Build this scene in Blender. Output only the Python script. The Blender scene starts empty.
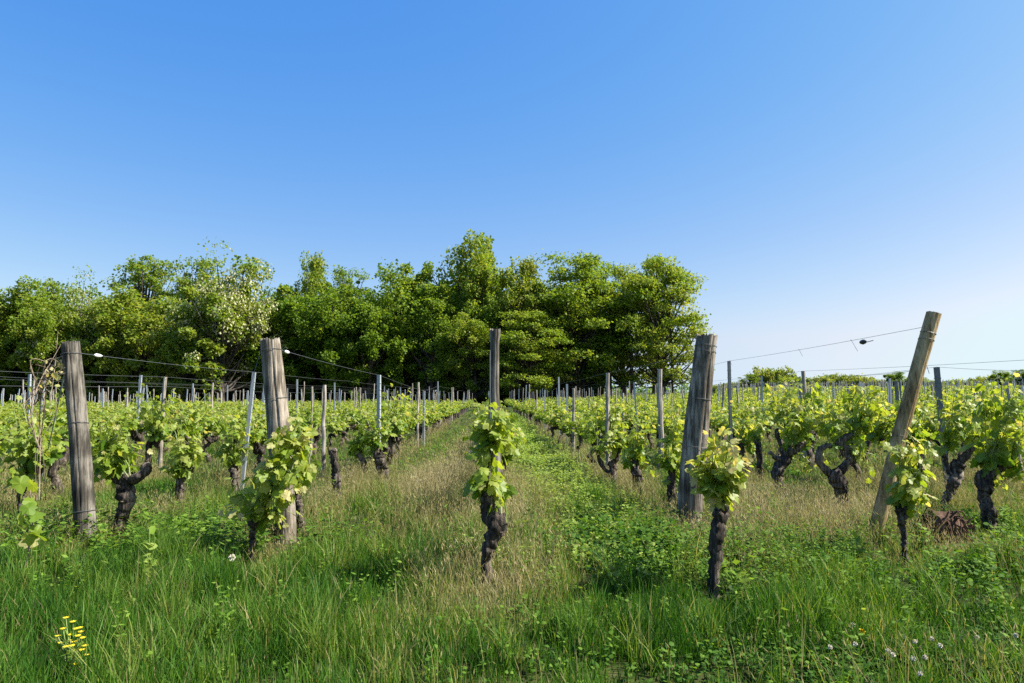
import bpy, math, random
import numpy as np

rng = np.random.default_rng(7)
random.seed(7)
SC = bpy.context.scene
COL = SC.collection
R = math.radians

# ------------------------------------------------------------------ camera
CAM_H = 1.15
PITCH = R(4.31)
F = 682.67
cam_d = bpy.data.cameras.new("camera")
cam_d.lens = 24.0
cam_d.sensor_width = 36.0
cam_d.clip_start = 0.05
cam_d.clip_end = 6000.0
cam = bpy.data.objects.new("camera", cam_d)
COL.objects.link(cam)
cam.location = (0, 0, CAM_H)
cam.rotation_euler = (R(90) + PITCH, 0, 0)
SC.camera = cam

# ------------------------------------------------------------------ light
SUN_AZ = R(95)      # measured from +Y (view direction) towards +X
SUN_EL = R(47)
world = bpy.data.worlds.new("World")
SC.world = world
world.use_nodes = True
wn = world.node_tree
bg = wn.nodes["Background"]
sky = wn.nodes.new("ShaderNodeTexSky")
sky.sky_type = 'NISHITA'
sky.sun_disc = False
sky.sun_elevation = SUN_EL
sky.sun_rotation = SUN_AZ
sky.altitude = 100
sky.air_density = 0.85
sky.dust_density = 1.8
sky.ozone_density = 2.0
EXPOSURE = 1.25
BG = 0.15
# tone of the sky: a power and a gain for each channel
sep = wn.nodes.new("ShaderNodeSeparateColor")
com = wn.nodes.new("ShaderNodeCombineColor")
wn.links.new(sky.outputs[0], sep.inputs[0])
for c_, (p_, k_, hi_) in enumerate(((1.38, 2.42, 0.77), (0.866, 1.60, 0.92), (0.267, 1.163, 1.02))):
    m1 = wn.nodes.new("ShaderNodeMath")
    m1.operation = 'POWER'
    wn.links.new(sep.outputs[c_], m1.inputs[0])
    m1.inputs[1].default_value = p_
    m2 = wn.nodes.new("ShaderNodeMath")
    m2.operation = 'MULTIPLY'
    wn.links.new(m1.outputs[0], m2.inputs[0])
    g_ = 1.0 / (BG * 2 ** EXPOSURE)
    m2.inputs[1].default_value = k_ * 0.1 ** p_ * g_
    m3 = wn.nodes.new("ShaderNodeMath")
    m3.operation = 'MINIMUM'
    wn.links.new(m2.outputs[0], m3.inputs[0])
    m3.inputs[1].default_value = hi_ * g_
    wn.links.new(m3.outputs[0], com.inputs[c_])
wn.links.new(com.outputs[0], bg.inputs[0])
# paler towards the horizon: the red gain grows as the direction sinks
wtc = wn.nodes.new("ShaderNodeTexCoord")
wsp = wn.nodes.new("ShaderNodeSeparateXYZ")
wn.links.new(wtc.outputs["Generated"], wsp.inputs[0])
# the last degrees over the horizon keep the brightness of the air just above
wmx = wn.nodes.new("ShaderNodeMath")
wmx.operation = 'MAXIMUM'
wn.links.new(wsp.outputs[2], wmx.inputs[0])
wmx.inputs[1].default_value = 0.075
wcb = wn.nodes.new("ShaderNodeCombineXYZ")
wn.links.new(wsp.outputs[0], wcb.inputs[0])
wn.links.new(wsp.outputs[1], wcb.inputs[1])
wn.links.new(wmx.outputs[0], wcb.inputs[2])
wn.links.new(wcb.outputs[0], sky.inputs[0])
wmr = wn.nodes.new("ShaderNodeMapRange")
wmr.interpolation_type = 'SMOOTHSTEP'
wn.links.new(wsp.outputs[2], wmr.inputs[0])
wmr.inputs[1].default_value = 0.05
wmr.inputs[2].default_value = 0.50
wmr.inputs[3].default_value = 1.34
wmr.inputs[4].default_value = 0.98
wrg = wn.nodes.new("ShaderNodeMath")
wrg.operation = 'MULTIPLY'
rl = com.inputs[0].links[0]
rsrc = rl.from_node.inputs[0].links[0].from_socket
wn.links.new(rsrc, wrg.inputs[0])
wn.links.new(wmr.outputs[0], wrg.inputs[1])
wn.links.new(wrg.outputs[0], rl.from_node.inputs[0])
wgr = wn.nodes.new("ShaderNodeMapRange")
wn.links.new(wsp.outputs[2], wgr.inputs[0])
wgr.inputs[1].default_value = 0.0
wgr.inputs[2].default_value = 0.22
wgr.inputs[3].default_value = 1.12
wgr.inputs[4].default_value = 1.0
wgg = wn.nodes.new("ShaderNodeMath")
wgg.operation = 'MULTIPLY'
gl = com.inputs[1].links[0].from_node
wn.links.new(gl.inputs[0].links[0].from_socket, wgg.inputs[0])
wn.links.new(wgr.outputs[0], wgg.inputs[1])
wn.links.new(wgg.outputs[0], gl.inputs[0])
bg.inputs[1].default_value = BG
sun_d = bpy.data.lights.new("sun", 'SUN')
sun_d.energy = 5.0
sun_d.angle = R(0.5)
sun_d.color = (1.0, 0.95, 0.86)
sun = bpy.data.objects.new("sun", sun_d)
COL.objects.link(sun)
from mathutils import Vector
sdir = Vector((math.sin(SUN_AZ) * math.cos(SUN_EL), math.cos(SUN_AZ) * math.cos(SUN_EL), math.sin(SUN_EL)))
sun.rotation_euler = sdir.to_track_quat('Z', 'Y').to_euler()
sun.location = sdir * 50
SC.view_settings.view_transform = 'Standard'
SC.view_settings.look = 'None'
SC.view_settings.exposure = EXPOSURE
SC.view_settings.gamma = 1.0
SC.render.engine = 'CYCLES'
cy = SC.cycles
cy.max_bounces = 8
cy.diffuse_bounces = 3
cy.glossy_bounces = 2
cy.transmission_bounces = 5
cy.transparent_max_bounces = 8
cy.use_denoising = False
cy.filter_width = 1.5


# ------------------------------------------------------------------ helpers
def ray(px, py):
    u = (px - 512) / F
    v = (341.5 - py) / F
    return np.array([u, math.cos(PITCH) - v * math.sin(PITCH), math.sin(PITCH) + v * math.cos(PITCH)])


def pt(px, py, y):
    d = ray(px, py)
    return d * (y / d[1]) + np.array([0, 0, CAM_H])


def gp(px, py, z=0.0):
    d = ray(px, py)
    t = (z - CAM_H) / d[2]
    return d * t + np.array([0, 0, CAM_H])


_lat = np.random.default_rng(99).random((256, 256))


def vnoise(x, y, scale, seed=0):
    x = np.asarray(x, float) / scale + seed * 17.31
    y = np.asarray(y, float) / scale + seed * 9.77
    xi = np.floor(x).astype(int)
    yi = np.floor(y).astype(int)
    fx = x - xi
    fy = y - yi
    fx = fx * fx * (3 - 2 * fx)
    fy = fy * fy * (3 - 2 * fy)
    a = _lat[xi % 256, yi % 256]
    b = _lat[(xi + 1) % 256, yi % 256]
    c = _lat[xi % 256, (yi + 1) % 256]
    d = _lat[(xi + 1) % 256, (yi + 1) % 256]
    return (a * (1 - fx) + b * fx) * (1 - fy) + (c * (1 - fx) + d * fx) * fy


def gz(x, y):
    x = np.asarray(x, float)
    y = np.asarray(y, float)
    near = np.clip((60 - y) / 50, 0, 1)
    # the land dips a little towards the wood and swells on the right
    t = np.clip((y - 14) / 80, 0, 1)
    t = t * t * (3 - 2 * t)
    swell = np.where(x < 0, -0.30 + 0.013 * np.maximum(x, -60), -0.30 + 1.75 * (1 - np.exp(-np.maximum(x, 0) / 18)))
    return t * swell + ((vnoise(x, y, 1.7, 3) - 0.5) * 0.07 + (vnoise(x, y, 0.5, 4) - 0.5) * 0.03) * near


def norm(v):
    return v / np.maximum(np.linalg.norm(v, axis=-1, keepdims=True), 1e-9)


class MB:
    """collects geometry as numpy arrays, builds ONE mesh"""

    def __init__(self):
        self.v, self.f, self.t, self.n = [], [], [], 0

    def add(self, verts, faces, mat=0, tint=0.5):
        verts = np.asarray(verts, float).reshape(-1, 3)
        if not isinstance(faces, list):
            faces = [faces]
        for fa in faces:
            fa = np.asarray(fa, int)
            if len(fa):
                self.f.append((fa + self.n, mat))
        self.v.append(verts)
        t = np.asarray(tint, float)
        if t.ndim == 0:
            t = np.full(len(verts), float(t))
        self.t.append(t)
        self.n += len(verts)

    def tube(self, path, radii, sides=8, mat=0, tint=0.5, rough=0.0, cap=True, groove=None):
        path = np.asarray(path, float)
        n = len(path)
        radii = np.asarray(radii, float) * np.ones(n)
        tang = np.gradient(path, axis=0)
        tang = norm(tang)
        ref = np.array([0.0, 1.0, 0.0]) if abs(tang[0][1]) < 0.8 else np.array([1.0, 0.0, 0.0])
        vs = []
        ang = np.linspace(0, 2 * np.pi, sides, endpoint=False)
        u = norm(np.cross(tang[0], ref))
        g = groove if groove is not None else np.zeros(sides)
        for i in range(n):
            u = norm(u - tang[i] * np.dot(u, tang[i]))
            w = np.cross(tang[i], u)
            rr = radii[i] * (1 + g + (rng.normal(0, rough, sides) if rough else 0))
            vs.append(path[i] + np.outer(np.cos(ang) * rr, u) + np.outer(np.sin(ang) * rr, w))
        vs = np.concatenate(vs)
        a = np.arange(sides)
        b = (a + 1) % sides
        q = np.concatenate([np.stack([i * sides + a, i * sides + b, (i + 1) * sides + b, (i + 1) * sides + a], 1) for i in range(n - 1)])
        fl = [q]
        if cap:
            fl += [np.array([list(range((n - 1) * sides, n * sides))]), np.array([list(range(sides - 1, -1, -1))])]
        self.add(vs, fl, mat, tint)

    def stamp(self, tv, tf, pos, tip, nor, size, mat=0, tint=0.5):
        """copies of a template (x across, y to the tip, z normal)"""
        pos = np.asarray(pos, float)
        N = len(pos)
        if N == 0:
            return
        tip = norm(np.asarray(tip, float))
        nor = np.asarray(nor, float)
        nor = norm(nor - tip * np.sum(tip * nor, axis=1, keepdims=True))
        xs = np.cross(tip, nor)
        size = np.asarray(size, float)
        if size.ndim == 0:
            size = np.full((N, 1), float(size))
        if size.ndim == 1:
            size = size[:, None]
        if size.shape[1] == 1:
            size = np.repeat(size, 3, axis=1)
        k = len(tv)
        V = pos[:, None, :] + (tv[None, :, 0:1] * (size[:, 0:1] [:, None, :])) * xs[:, None, :] \
            + (tv[None, :, 1:2] * size[:, 1:2][:, None, :]) * tip[:, None, :] \
            + (tv[None, :, 2:3] * size[:, 2:3][:, None, :]) * nor[:, None, :]
        off = (np.arange(N) * k)[:, None, None]
        fl = [(fa[None, :, :] + off).reshape(-1, fa.shape[1]) for fa in tf]
        t = np.asarray(tint, float)
        t = np.full(N, float(t)) if t.ndim == 0 else t
        self.add(V.reshape(-1, 3), fl, mat, np.repeat(t, k))

    def mesh(self, name, mats, smooth=False):
        me = bpy.data.meshes.new(name)
        V = np.concatenate(self.v) if self.v else np.zeros((0, 3))
        T = np.concatenate(self.t) if self.t else np.zeros(0)
        loops = np.concatenate([f.ravel() for f, m in self.f])
        sizes = np.concatenate([np.full(len(f), f.shape[1]) for f, m in self.f])
        mi = np.concatenate([np.full(len(f), m) for f, m in self.f])
        starts = np.concatenate([[0], np.cumsum(sizes)[:-1]])
        me.vertices.add(len(V))
        me.vertices.foreach_set("co", V.astype(np.float32).ravel())
        me.loops.add(len(loops))
        me.loops.foreach_set("vertex_index", loops.astype(np.int32))
        me.polygons.add(len(sizes))
        me.polygons.foreach_set("loop_start", starts.astype(np.int32))
        me.polygons.foreach_set("material_index", mi.astype(np.int32))
        me.polygons.foreach_set("use_smooth", np.full(len(sizes), smooth))
        for m in (mats if isinstance(mats, (list, tuple)) else [mats]):
            me.materials.append(m)
        at = me.attributes.new("tint", 'FLOAT', 'POINT')
        at.data.foreach_set("value", T.astype(np.float32))
        me.update(calc_edges=True)
        return me

    def obj(self, name, mats, parent=None, smooth=False):
        o = bpy.data.objects.new(name, self.mesh(name, mats, smooth))
        COL.objects.link(o)
        if parent is not None:
            o.parent = parent
        return o


def tag(o, label=None, cat=None, group=None, kind=None):
    if label:
        o["label"] = label
    if cat:
        o["category"] = cat
    if group:
        o["group"] = group
    if kind:
        o["kind"] = kind
    return o


def thing(name, loc=(0, 0, 0), label=None, cat=None, group=None, rz=0.0):
    o = bpy.data.objects.new(name, None)
    o.empty_display_size = 0.2
    COL.objects.link(o)
    o.location = [float(c) for c in loc]
    o.rotation_euler = (0, 0, rz)
    return tag(o, label, cat, group)


def child(name, me, parent):
    o = bpy.data.objects.new(name, me)
    COL.objects.link(o)
    o.parent = parent
    return o


# ------------------------------------------------------------------ materials
def nodes(name):
    m = bpy.data.materials.new(name)
    m.use_nodes = True
    nt = m.node_tree
    nt.nodes.clear()
    return m, nt, nt.nodes, nt.links


def ramp(ns, stops):
    r = ns.new("ShaderNodeValToRGB")
    e = r.color_ramp.elements
    while len(e) > 1:
        e.remove(e[-1])
    e[0].position = stops[0][0]
    e[0].color = (*stops[0][1], 1)
    for p, c in stops[1:]:
        x = e.new(p)
        x.color = (*c, 1)
    return r


def leaf_mat(name, stops, trans=0.45, tgain=(1.5, 1.35, 0.6), rough=0.5, jitter=0.35, spec=0.35):
    """two-sided leaf: tint attribute + a random value for every leaf picks the colour"""
    m, nt, ns, ln = nodes(name)
    at = ns.new("ShaderNodeAttribute")
    at.attribute_name = "tint"
    geo = ns.new("ShaderNodeNewGeometry")
    ob = ns.new("ShaderNodeObjectInfo")
    a = ns.new("ShaderNodeMath")
    a.operation = 'MULTIPLY_ADD'
    ln.new(geo.outputs["Random Per Island"], a.inputs[0])
    a.inputs[1].default_value = jitter
    a.inputs[2].default_value = -jitter / 2
    b = ns.new("ShaderNodeMath")
    b.operation = 'ADD'
    ln.new(a.outputs[0], b.inputs[0])
    ln.new(at.outputs["Fac"], b.inputs[1])
    c = ns.new("ShaderNodeMath")
    c.operation = 'MULTIPLY_ADD'
    ln.new(ob.outputs["Random"], c.inputs[0])
    c.inputs[1].default_value = 0.12
    ln.new(b.outputs[0], c.inputs[2])
    rp = ramp(ns, stops)
    ln.new(c.outputs[0], rp.inputs[0])
    pr = ns.new("ShaderNodeBsdfPrincipled")
    pr.inputs["Roughness"].default_value = rough
    pr.inputs["Specular IOR Level"].default_value = spec
    ln.new(rp.outputs[0], pr.inputs["Base Color"])
    mul = ns.new("ShaderNodeMix")
    mul.data_type = 'RGBA'
    mul.blend_type = 'MULTIPLY'
    mul.inputs[0].default_value = 1.0
    ln.new(rp.outputs[0], mul.inputs[6])
    mul.inputs[7].default_value = (*tgain, 1)
    tr = ns.new("ShaderNodeBsdfTranslucent")
    ln.new(mul.outputs[2], tr.inputs[0])
    mx = ns.new("ShaderNodeMixShader")
    mx.inputs[0].default_value = trans
    ln.new(pr.outputs[0], mx.inputs[1])
    ln.new(tr.outputs[0], mx.inputs[2])
    out = ns.new("ShaderNodeOutputMaterial")
    ln.new(mx.outputs[0], out.inputs[0])
    return m


def wood_mat(name, dark, mid, light, zscale=1.2, across=16.0, bump=0.6, rough=0.9):
    m, nt, ns, ln = nodes(name)
    tc = ns.new("ShaderNodeTexCoord")
    mp = ns.new("ShaderNodeMapping")
    mp.inputs["Scale"].default_value = (across, across, zscale)
    ln.new(tc.outputs["Object"], mp.inputs[0])
    n1 = ns.new("ShaderNodeTexNoise")
    n1.inputs["Scale"].default_value = 2.2
    n1.inputs["Detail"].default_value = 8
    n1.inputs["Roughness"].default_value = 0.68
    ln.new(mp.outputs[0], n1.inputs[0])
    n2 = ns.new("ShaderNodeTexNoise")
    n2.inputs["Scale"].default_value = 3.6
    n2.inputs["Detail"].default_value = 5
    ln.new(tc.outputs["Object"], n2.inputs[0])
    mixf = ns.new("ShaderNodeMath")
    mixf.operation = 'MULTIPLY_ADD'
    ln.new(n2.outputs[0], mixf.inputs[0])
    mixf.inputs[1].default_value = 0.7
    ln.new(n1.outputs[0], mixf.inputs[2])
    rp = ramp(ns, [(0.66, dark), (0.83, mid), (0.99, light)])
    ln.new(mixf.outputs[0], rp.inputs[0])
    pr = ns.new("ShaderNodeBsdfPrincipled")
    pr.inputs["Roughness"].default_value = rough
    pr.inputs["Specular IOR Level"].default_value = 0.2
    ln.new(rp.outputs[0], pr.inputs["Base Color"])
    bp = ns.new("ShaderNodeBump")
    bp.inputs["Strength"].default_value = bump
    bp.inputs["Distance"].default_value = 0.02
    ln.new(n1.outputs[0], bp.inputs["Height"])
    ln.new(bp.outputs[0], pr.inputs["Normal"])
    out = ns.new("ShaderNodeOutputMaterial")
    ln.new(pr.outputs[0], out.inputs[0])
    return m


def plain_mat(name, col, rough=0.6, metal=0.0, noise=0.25, scale=30.0):
    m, nt, ns, ln = nodes(name)
    tc = ns.new("ShaderNodeTexCoord")
    n = ns.new("ShaderNodeTexNoise")
    n.inputs["Scale"].default_value = scale
    n.inputs["Detail"].default_value = 4
    ln.new(tc.outputs["Object"], n.inputs[0])
    rp = ramp(ns, [(0.3, tuple(c * (1 - noise) for c in col)), (0.7, tuple(min(1, c * (1 + noise)) for c in col))])
    ln.new(n.outputs[0], rp.inputs[0])
    pr = ns.new("ShaderNodeBsdfPrincipled")
    pr.inputs["Roughness"].default_value = rough
    pr.inputs["Metallic"].default_value = metal
    ln.new(rp.outputs[0], pr.inputs["Base Color"])
    out = ns.new("ShaderNodeOutputMaterial")
    ln.new(pr.outputs[0], out.inputs[0])
    return m


M_VINE = leaf_mat("vine_leaf", [(0.0, (0.040, 0.10, 0.010)), (0.30, (0.105, 0.20, 0.018)), (0.58, (0.235, 0.32, 0.034)),
                                (0.82, (0.36, 0.40, 0.095)), (1.0, (0.50, 0.43, 0.22))], trans=0.52, tgain=(1.45, 1.3, 0.5), rough=0.45)
M_GRASS = leaf_mat("grass_blade", [(0.0, (0.010, 0.042, 0.006)), (0.35, (0.040, 0.122, 0.011)), (0.6, (0.100, 0.20, 0.022)),
                                   (0.8, (0.21, 0.25, 0.058)), (1.0, (0.37, 0.31, 0.155))], trans=0.42, tgain=(1.4, 1.3, 0.6), rough=0.55, spec=0.2)
M_DRY = leaf_mat("dry_grass", [(0.0, (0.09, 0.13, 0.022)), (0.4, (0.20, 0.20, 0.055)), (0.7, (0.30, 0.25, 0.10)), (1.0, (0.44, 0.36, 0.20))],
                 trans=0.35, tgain=(1.2, 1.15, 0.9), rough=0.7)
M_WEED = leaf_mat("weed_leaf", [(0.0, (0.016, 0.055, 0.008)), (0.4, (0.062, 0.145, 0.014)), (0.7, (0.16, 0.27, 0.03)), (1.0, (0.29, 0.37, 0.08))],
                  trans=0.42, tgain=(1.4, 1.3, 0.6), rough=0.62, spec=0.15)
M_TREE = leaf_mat("tree_leaf", [(0.0, (0.010, 0.028, 0.006)), (0.3, (0.050, 0.105, 0.012)), (0.55, (0.120, 0.215, 0.018)),
                                (0.8, (0.215, 0.285, 0.032)), (1.0, (0.29, 0.30, 0.08))], trans=0.5, tgain=(1.5, 1.35, 0.5), jitter=0.3, spec=0.2)
M_BLOSSOM = leaf_mat("acacia_blossom", [(0.0, (0.32, 0.33, 0.13)), (1.0, (0.55, 0.52, 0.30))], trans=0.3, tgain=(1.1, 1.05, 0.8))
M_BARK = wood_mat("vine_bark", (0.012, 0.010, 0.008), (0.062, 0.049, 0.039), (0.23, 0.19, 0.15), zscale=2.0, across=22, bump=1.0)
M_CANE = wood_mat("dry_cane", (0.07, 0.05, 0.035), (0.20, 0.15, 0.10), (0.34, 0.27, 0.2), zscale=4, across=20, bump=0.3)
M_SHOOT = plain_mat("green_shoot", (0.15, 0.20, 0.04), 0.5)
M_POST = wood_mat("weathered_wood", (0.024, 0.019, 0.015), (0.140, 0.116, 0.088), (0.37, 0.318, 0.255), zscale=0.7, across=15, bump=0.8)
M_POST_DARK = wood_mat("dark_weathered_wood", (0.014, 0.012, 0.010), (0.075, 0.066, 0.054), (0.24, 0.215, 0.18), zscale=0.7, across=15, bump=0.8)
M_POST_BROWN = wood_mat("brown_treated_wood", (0.050, 0.030, 0.014), (0.26, 0.175, 0.078), (0.45, 0.33, 0.175), zscale=0.8, across=14, bump=0.5)
M_CUT = wood_mat("cut_end_wood", (0.22, 0.12, 0.06), (0.42, 0.26, 0.14), (0.60, 0.42, 0.26), zscale=10, across=10, bump=0.3)
M_STAKE = wood_mat("grey_stake_wood", (0.06, 0.052, 0.045), (0.24, 0.21, 0.175), (0.42, 0.38, 0.33), zscale=1.0, across=25, bump=0.4)
M_STEEL = plain_mat("galvanised_steel", (0.31, 0.335, 0.355), 0.6, 0.15, 0.15, 18)
M_STEELD = plain_mat("dull_steel", (0.12, 0.135, 0.145), 0.6, 0.2, 0.25, 18)
M_WIRE = plain_mat("wire_steel", (0.16, 0.165, 0.17), 0.45, 0.5, 0.1)
M_WHITE = plain_mat("white_plastic", (0.78, 0.79, 0.80), 0.4, 0, 0.05)
M_BLACK = plain_mat("dark_plastic", (0.02, 0.02, 0.022), 0.5, 0, 0.1)
M_TBARK = wood_mat("tree_bark", (0.012, 0.010, 0.008), (0.05, 0.042, 0.034), (0.12, 0.10, 0.085), zscale=0.5, across=3, bump=0.6)
M_ROOT = wood_mat("dead_root", (0.02, 0.012, 0.008), (0.08, 0.045, 0.028), (0.17, 0.10, 0.065), zscale=6, across=12, bump=0.6)
M_YELLOW = plain_mat("yellow_petal", (0.85, 0.62, 0.01), 0.5, 0, 0.08)
M_CLOVER = plain_mat("clover_petal", (0.70, 0.64, 0.52), 0.6, 0, 0.06)


def ground_mat():
    m, nt, ns, ln = nodes("soil_and_turf")
    tc = ns.new("ShaderNodeTexCoord")
    n1 = ns.new("ShaderNodeTexNoise")
    n1.inputs["Scale"].default_value = 0.9
    n1.inputs["Detail"].default_value = 10
    n1.inputs["Roughness"].default_value = 0.7
    ln.new(tc.outputs["Object"], n1.inputs[0])
    n2 = ns.new("ShaderNodeTexNoise")
    n2.inputs["Scale"].default_value = 14
    n2.inputs["Detail"].default_value = 6
    ln.new(tc.outputs["Object"], n2.inputs[0])
    ad = ns.new("ShaderNodeMath")
    ad.operation = 'MULTIPLY_ADD'
    ln.new(n2.outputs[0], ad.inputs[0])
    ad.inputs[1].default_value = 0.6
    ln.new(n1.outputs[0], ad.inputs[2])
    rp = ramp(ns, [(0.55, (0.022, 0.018, 0.010)), (0.72, (0.036, 0.040, 0.013)), (0.86, (0.050, 0.066, 0.015)), (1.0, (0.11, 0.095, 0.045))])
    ln.new(ad.outputs[0], rp.inputs[0])
    pr = ns.new("ShaderNodeBsdfPrincipled")
    pr.inputs["Roughness"].default_value = 0.95
    pr.inputs["Specular IOR Level"].default_value = 0.1
    ln.new(rp.outputs[0], pr.inputs["Base Color"])
    bp = ns.new("ShaderNodeBump")
    bp.inputs["Strength"].default_value = 0.7
    bp.inputs["Distance"].default_value = 0.05
    ln.new(ad.outputs[0], bp.inputs["Height"])
    ln.new(bp.outputs[0], pr.inputs["Normal"])
    out = ns.new("ShaderNodeOutputMaterial")
    ln.new(pr.outputs[0], out.inputs[0])
    return m


M_GROUND = ground_mat()

# ------------------------------------------------------------------ ground: one sheet to the horizon
xs = np.unique(np.concatenate([np.linspace(-3500, -60, 16), np.linspace(-60, -10, 40), np.linspace(-10, 10, 130), np.linspace(10, 60, 40), np.linspace(60, 3500, 16)]))
ys = np.unique(np.concatenate([np.linspace(-200, -4, 6), np.linspace(-4, 14, 120), np.linspace(14, 70, 50), np.linspace(70, 5000, 24)]))
gx, gy = np.meshgrid(xs, ys)
gv = np.stack([gx, gy, gz(gx, gy)], -1).reshape(-1, 3)
nx, ny = len(xs), len(ys)
ii, jj = np.meshgrid(np.arange(nx - 1), np.arange(ny - 1))
i0 = (jj * nx + ii).ravel()
mb = MB()
mb.add(gv, np.stack([i0, i0 + 1, i0 + nx + 1, i0 + nx], 1))
tag(mb.obj("ground", M_GROUND, smooth=True), "earth of the vineyard floor", "ground", kind="structure")

# ------------------------------------------------------------------ leaf templates
_half = [(0.06, -0.10), (0.26, -0.18), (0.46, 0.0), (0.52, 0.20), (0.40, 0.30), (0.56, 0.58), (0.30, 0.62), (0.20, 0.88), (0.0, 1.02)]
_out = [(0.0, 0.03)] + _half + [(-x, y) for x, y in reversed(_half[:-1])]
_pts = np.array([(0, 0.36)] + _out)
GL_V = np.column_stack([_pts, -0.35 * _pts[:, 0] ** 2 - 0.22 * (_pts[:, 1] - 0.3) ** 2 + 0.05 * np.sin(_pts[:, 0] * 9)])
_n = len(_out)
GL_F = [np.array([(0, 1 + i, 1 + (i + 1) % _n) for i in range(_n)])]
SL_V = np.array([(0, 0, 0), (0.46, 0.25, -0.10), (0.34, 0.72, -0.10), (0, 1, -0.08), (-0.34, 0.72, -0.10), (-0.46, 0.25, -0.10)], float)
SL_F = [np.array([(0, 1, 2, 3), (0, 3, 4, 5)])]
NL_V = np.array([(0, 0, 0), (0.22, 0.4, -0.05), (0, 1, -0.12), (-0.22, 0.4, -0.05)], float)   # narrow leaf
NL_F = [np.array([(0, 1, 2), (0, 2, 3)])]


def rand_dirs(n):
    return norm(rng.normal(size=(n, 3)))


# ------------------------------------------------------------------ grapevine foliage
def make_foliage(heads, centre, half, shoots=26, per=10, leaf=0.095, droop=0.25, lod=False, young=0.0, stems=True, seed_tint=0.50):
    """shoots leave the heads, fill the box, and carry alternate leaves"""
    m = MB()
    heads = np.asarray(heads, float).reshape(-1, 3)
    centre = np.asarray(centre, float)
    half = np.asarray(half, float)
    P, T, Nn, S, C = [], [], [], [], []
    for s in range(shoots):
        d = rand_dirs(1)[0] * rng.random() ** 0.33
        if rng.random() < .24:
            d = np.array([d[0] * .8, d[1] * .9, rng.uniform(.8, 1.28)])
        tgt = centre + d * half * (1.0 if rng.random() < .78 else rng.uniform(1.1, 1.35))
        h = heads[rng.integers(len(heads))] + rng.normal(0, 0.02, 3)
        k = per
        tt = np.linspace(0, 1, k + 2)
        midp = (h + tgt) / 2 + np.array([0, 0, 0.06 + 0.10 * rng.random()]) + rng.normal(0, 0.03, 3)
        path = np.outer((1 - tt) ** 2, h) + np.outer(2 * tt * (1 - tt), midp) + np.outer(tt ** 2, tgt)
        path += np.cumsum(rng.normal(0, 0.006, path.shape), axis=0)
        if stems:
            m.tube(path, np.linspace(0.0045, 0.002, len(path)), 4, mat=1, cap=False)
        for j in range(1, k + 2):
            f = tt[j]
            reps = 2 if rng.random() < 0.3 else 1
            for _ in range(reps):
                side = rand_dirs(1)[0]
                side[2] = side[2] * 0.5
                side = norm(side)
                sz = leaf * (1.05 - 0.5 * f ** 2.5) * rng.uniform(0.65, 1.2)
                pos = path[j] + side * rng.uniform(0.025, 0.07)
                rad_ = norm((pos - centre) / half) * [1, 1, .5] + side * .3
                tip = norm(rad_ * .55 + side * .4 + np.array([0, 0, -droop * rng.uniform(1.0, 4.5)]) + rng.normal(0, 0.3, 3))
                nr = rad_ * rng.uniform(.1, .9) + np.array([0, 0, 1.0]) * rng.uniform(0.1, .9) + rng.normal(0, 0.55, 3)
                P.append(pos)
                T.append(tip)
                Nn.append(nr)
                S.append(sz)
                C.append(np.clip(seed_tint + young + 0.34 * (f - 0.45) + rng.normal(0, 0.07), 0, 0.97))
    P, T, Nn, S, C = map(np.array, (P, T, Nn, S, C))
    if lod:
        m.stamp(SL_V, SL_F, P, T, Nn, S, 0, C)
    else:
        m.stamp(GL_V, GL_F, P, T, Nn, S, 0, C)
    return m, (P, T, Nn, S, C)


def smooth_path(pts, n):
    pts = np.asarray(pts, float)
    t = np.linspace(0, len(pts) - 1, n)
    i = np.clip(np.floor(t).astype(int), 0, len(pts) - 2)
    f = (t - i)[:, None]
    p0 = pts[np.clip(i - 1, 0, None)]
    p1 = pts[i]
    p2 = pts[i + 1]
    p3 = pts[np.clip(i + 2, None, len(pts) - 1)]
    return 0.5 * ((2 * p1) + (-p0 + p2) * f + (2 * p0 - 5 * p1 + 4 * p2 - p3) * f ** 2 + (-p0 + 3 * p1 - 3 * p2 + p3) * f ** 3)


def gnarl(m, pts, radii, n=18, sides=12, rough=0.09, jog=0.012):
    """one gnarled woody limb"""
    path = smooth_path(pts, n)
    rad = np.interp(np.linspace(0, 1, n), np.linspace(0, 1, len(radii)), radii)
    path[1:-1] += rng.normal(0, jog, (n - 2, 3))
    rad = rad * (1 + 0.10 * np.sin(np.linspace(0, rng.uniform(6, 12), n) + rng.random() * 6) + rng.normal(0, 0.05, n))
    rad[-1] *= 0.55
    g = 0.10 * np.sin(np.arange(sides) * 2 * np.pi / sides * rng.integers(3, 5) + rng.random() * 6)
    m.tube(path, rad, sides, rough=rough, groove=g)


def make_trunk(arms, lean=0.07, r=0.05, h=0.52):
    m = MB()
    pts = [(0, 0, -0.12), (rng.normal(0, lean * .5), rng.normal(0, .02), 0.08), (rng.normal(0, lean), rng.normal(0, .04), 0.24),
           (rng.normal(0, lean), rng.normal(0, .05), 0.40), (rng.normal(0, lean * .7), rng.normal(0, .03), h)]
    gnarl(m, pts, [r * 1.25, r * 1.0, r * 0.92, r * 1.15, r * 1.35])
    top = np.array(pts[-1])
    heads = []
    for a in range(arms):
        ang = rng.uniform(-0.5, 0.5) + (np.pi / 2 if a % 2 == 0 else -np.pi / 2)
        L = rng.uniform(0.10, 0.24)
        e = top + np.array([math.cos(ang) * L, math.sin(ang) * L, rng.uniform(0.02, 0.16)])
        mid = (top + e) / 2 + np.array([0, 0, -0.03]) + rng.normal(0, .015, 3)
        gnarl(m, [top - np.array([0, 0, .03]), mid, e], [r * 0.85, r * 0.6, r * 0.62], n=9, sides=9)
        heads.append(e)
    return m, heads


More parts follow.
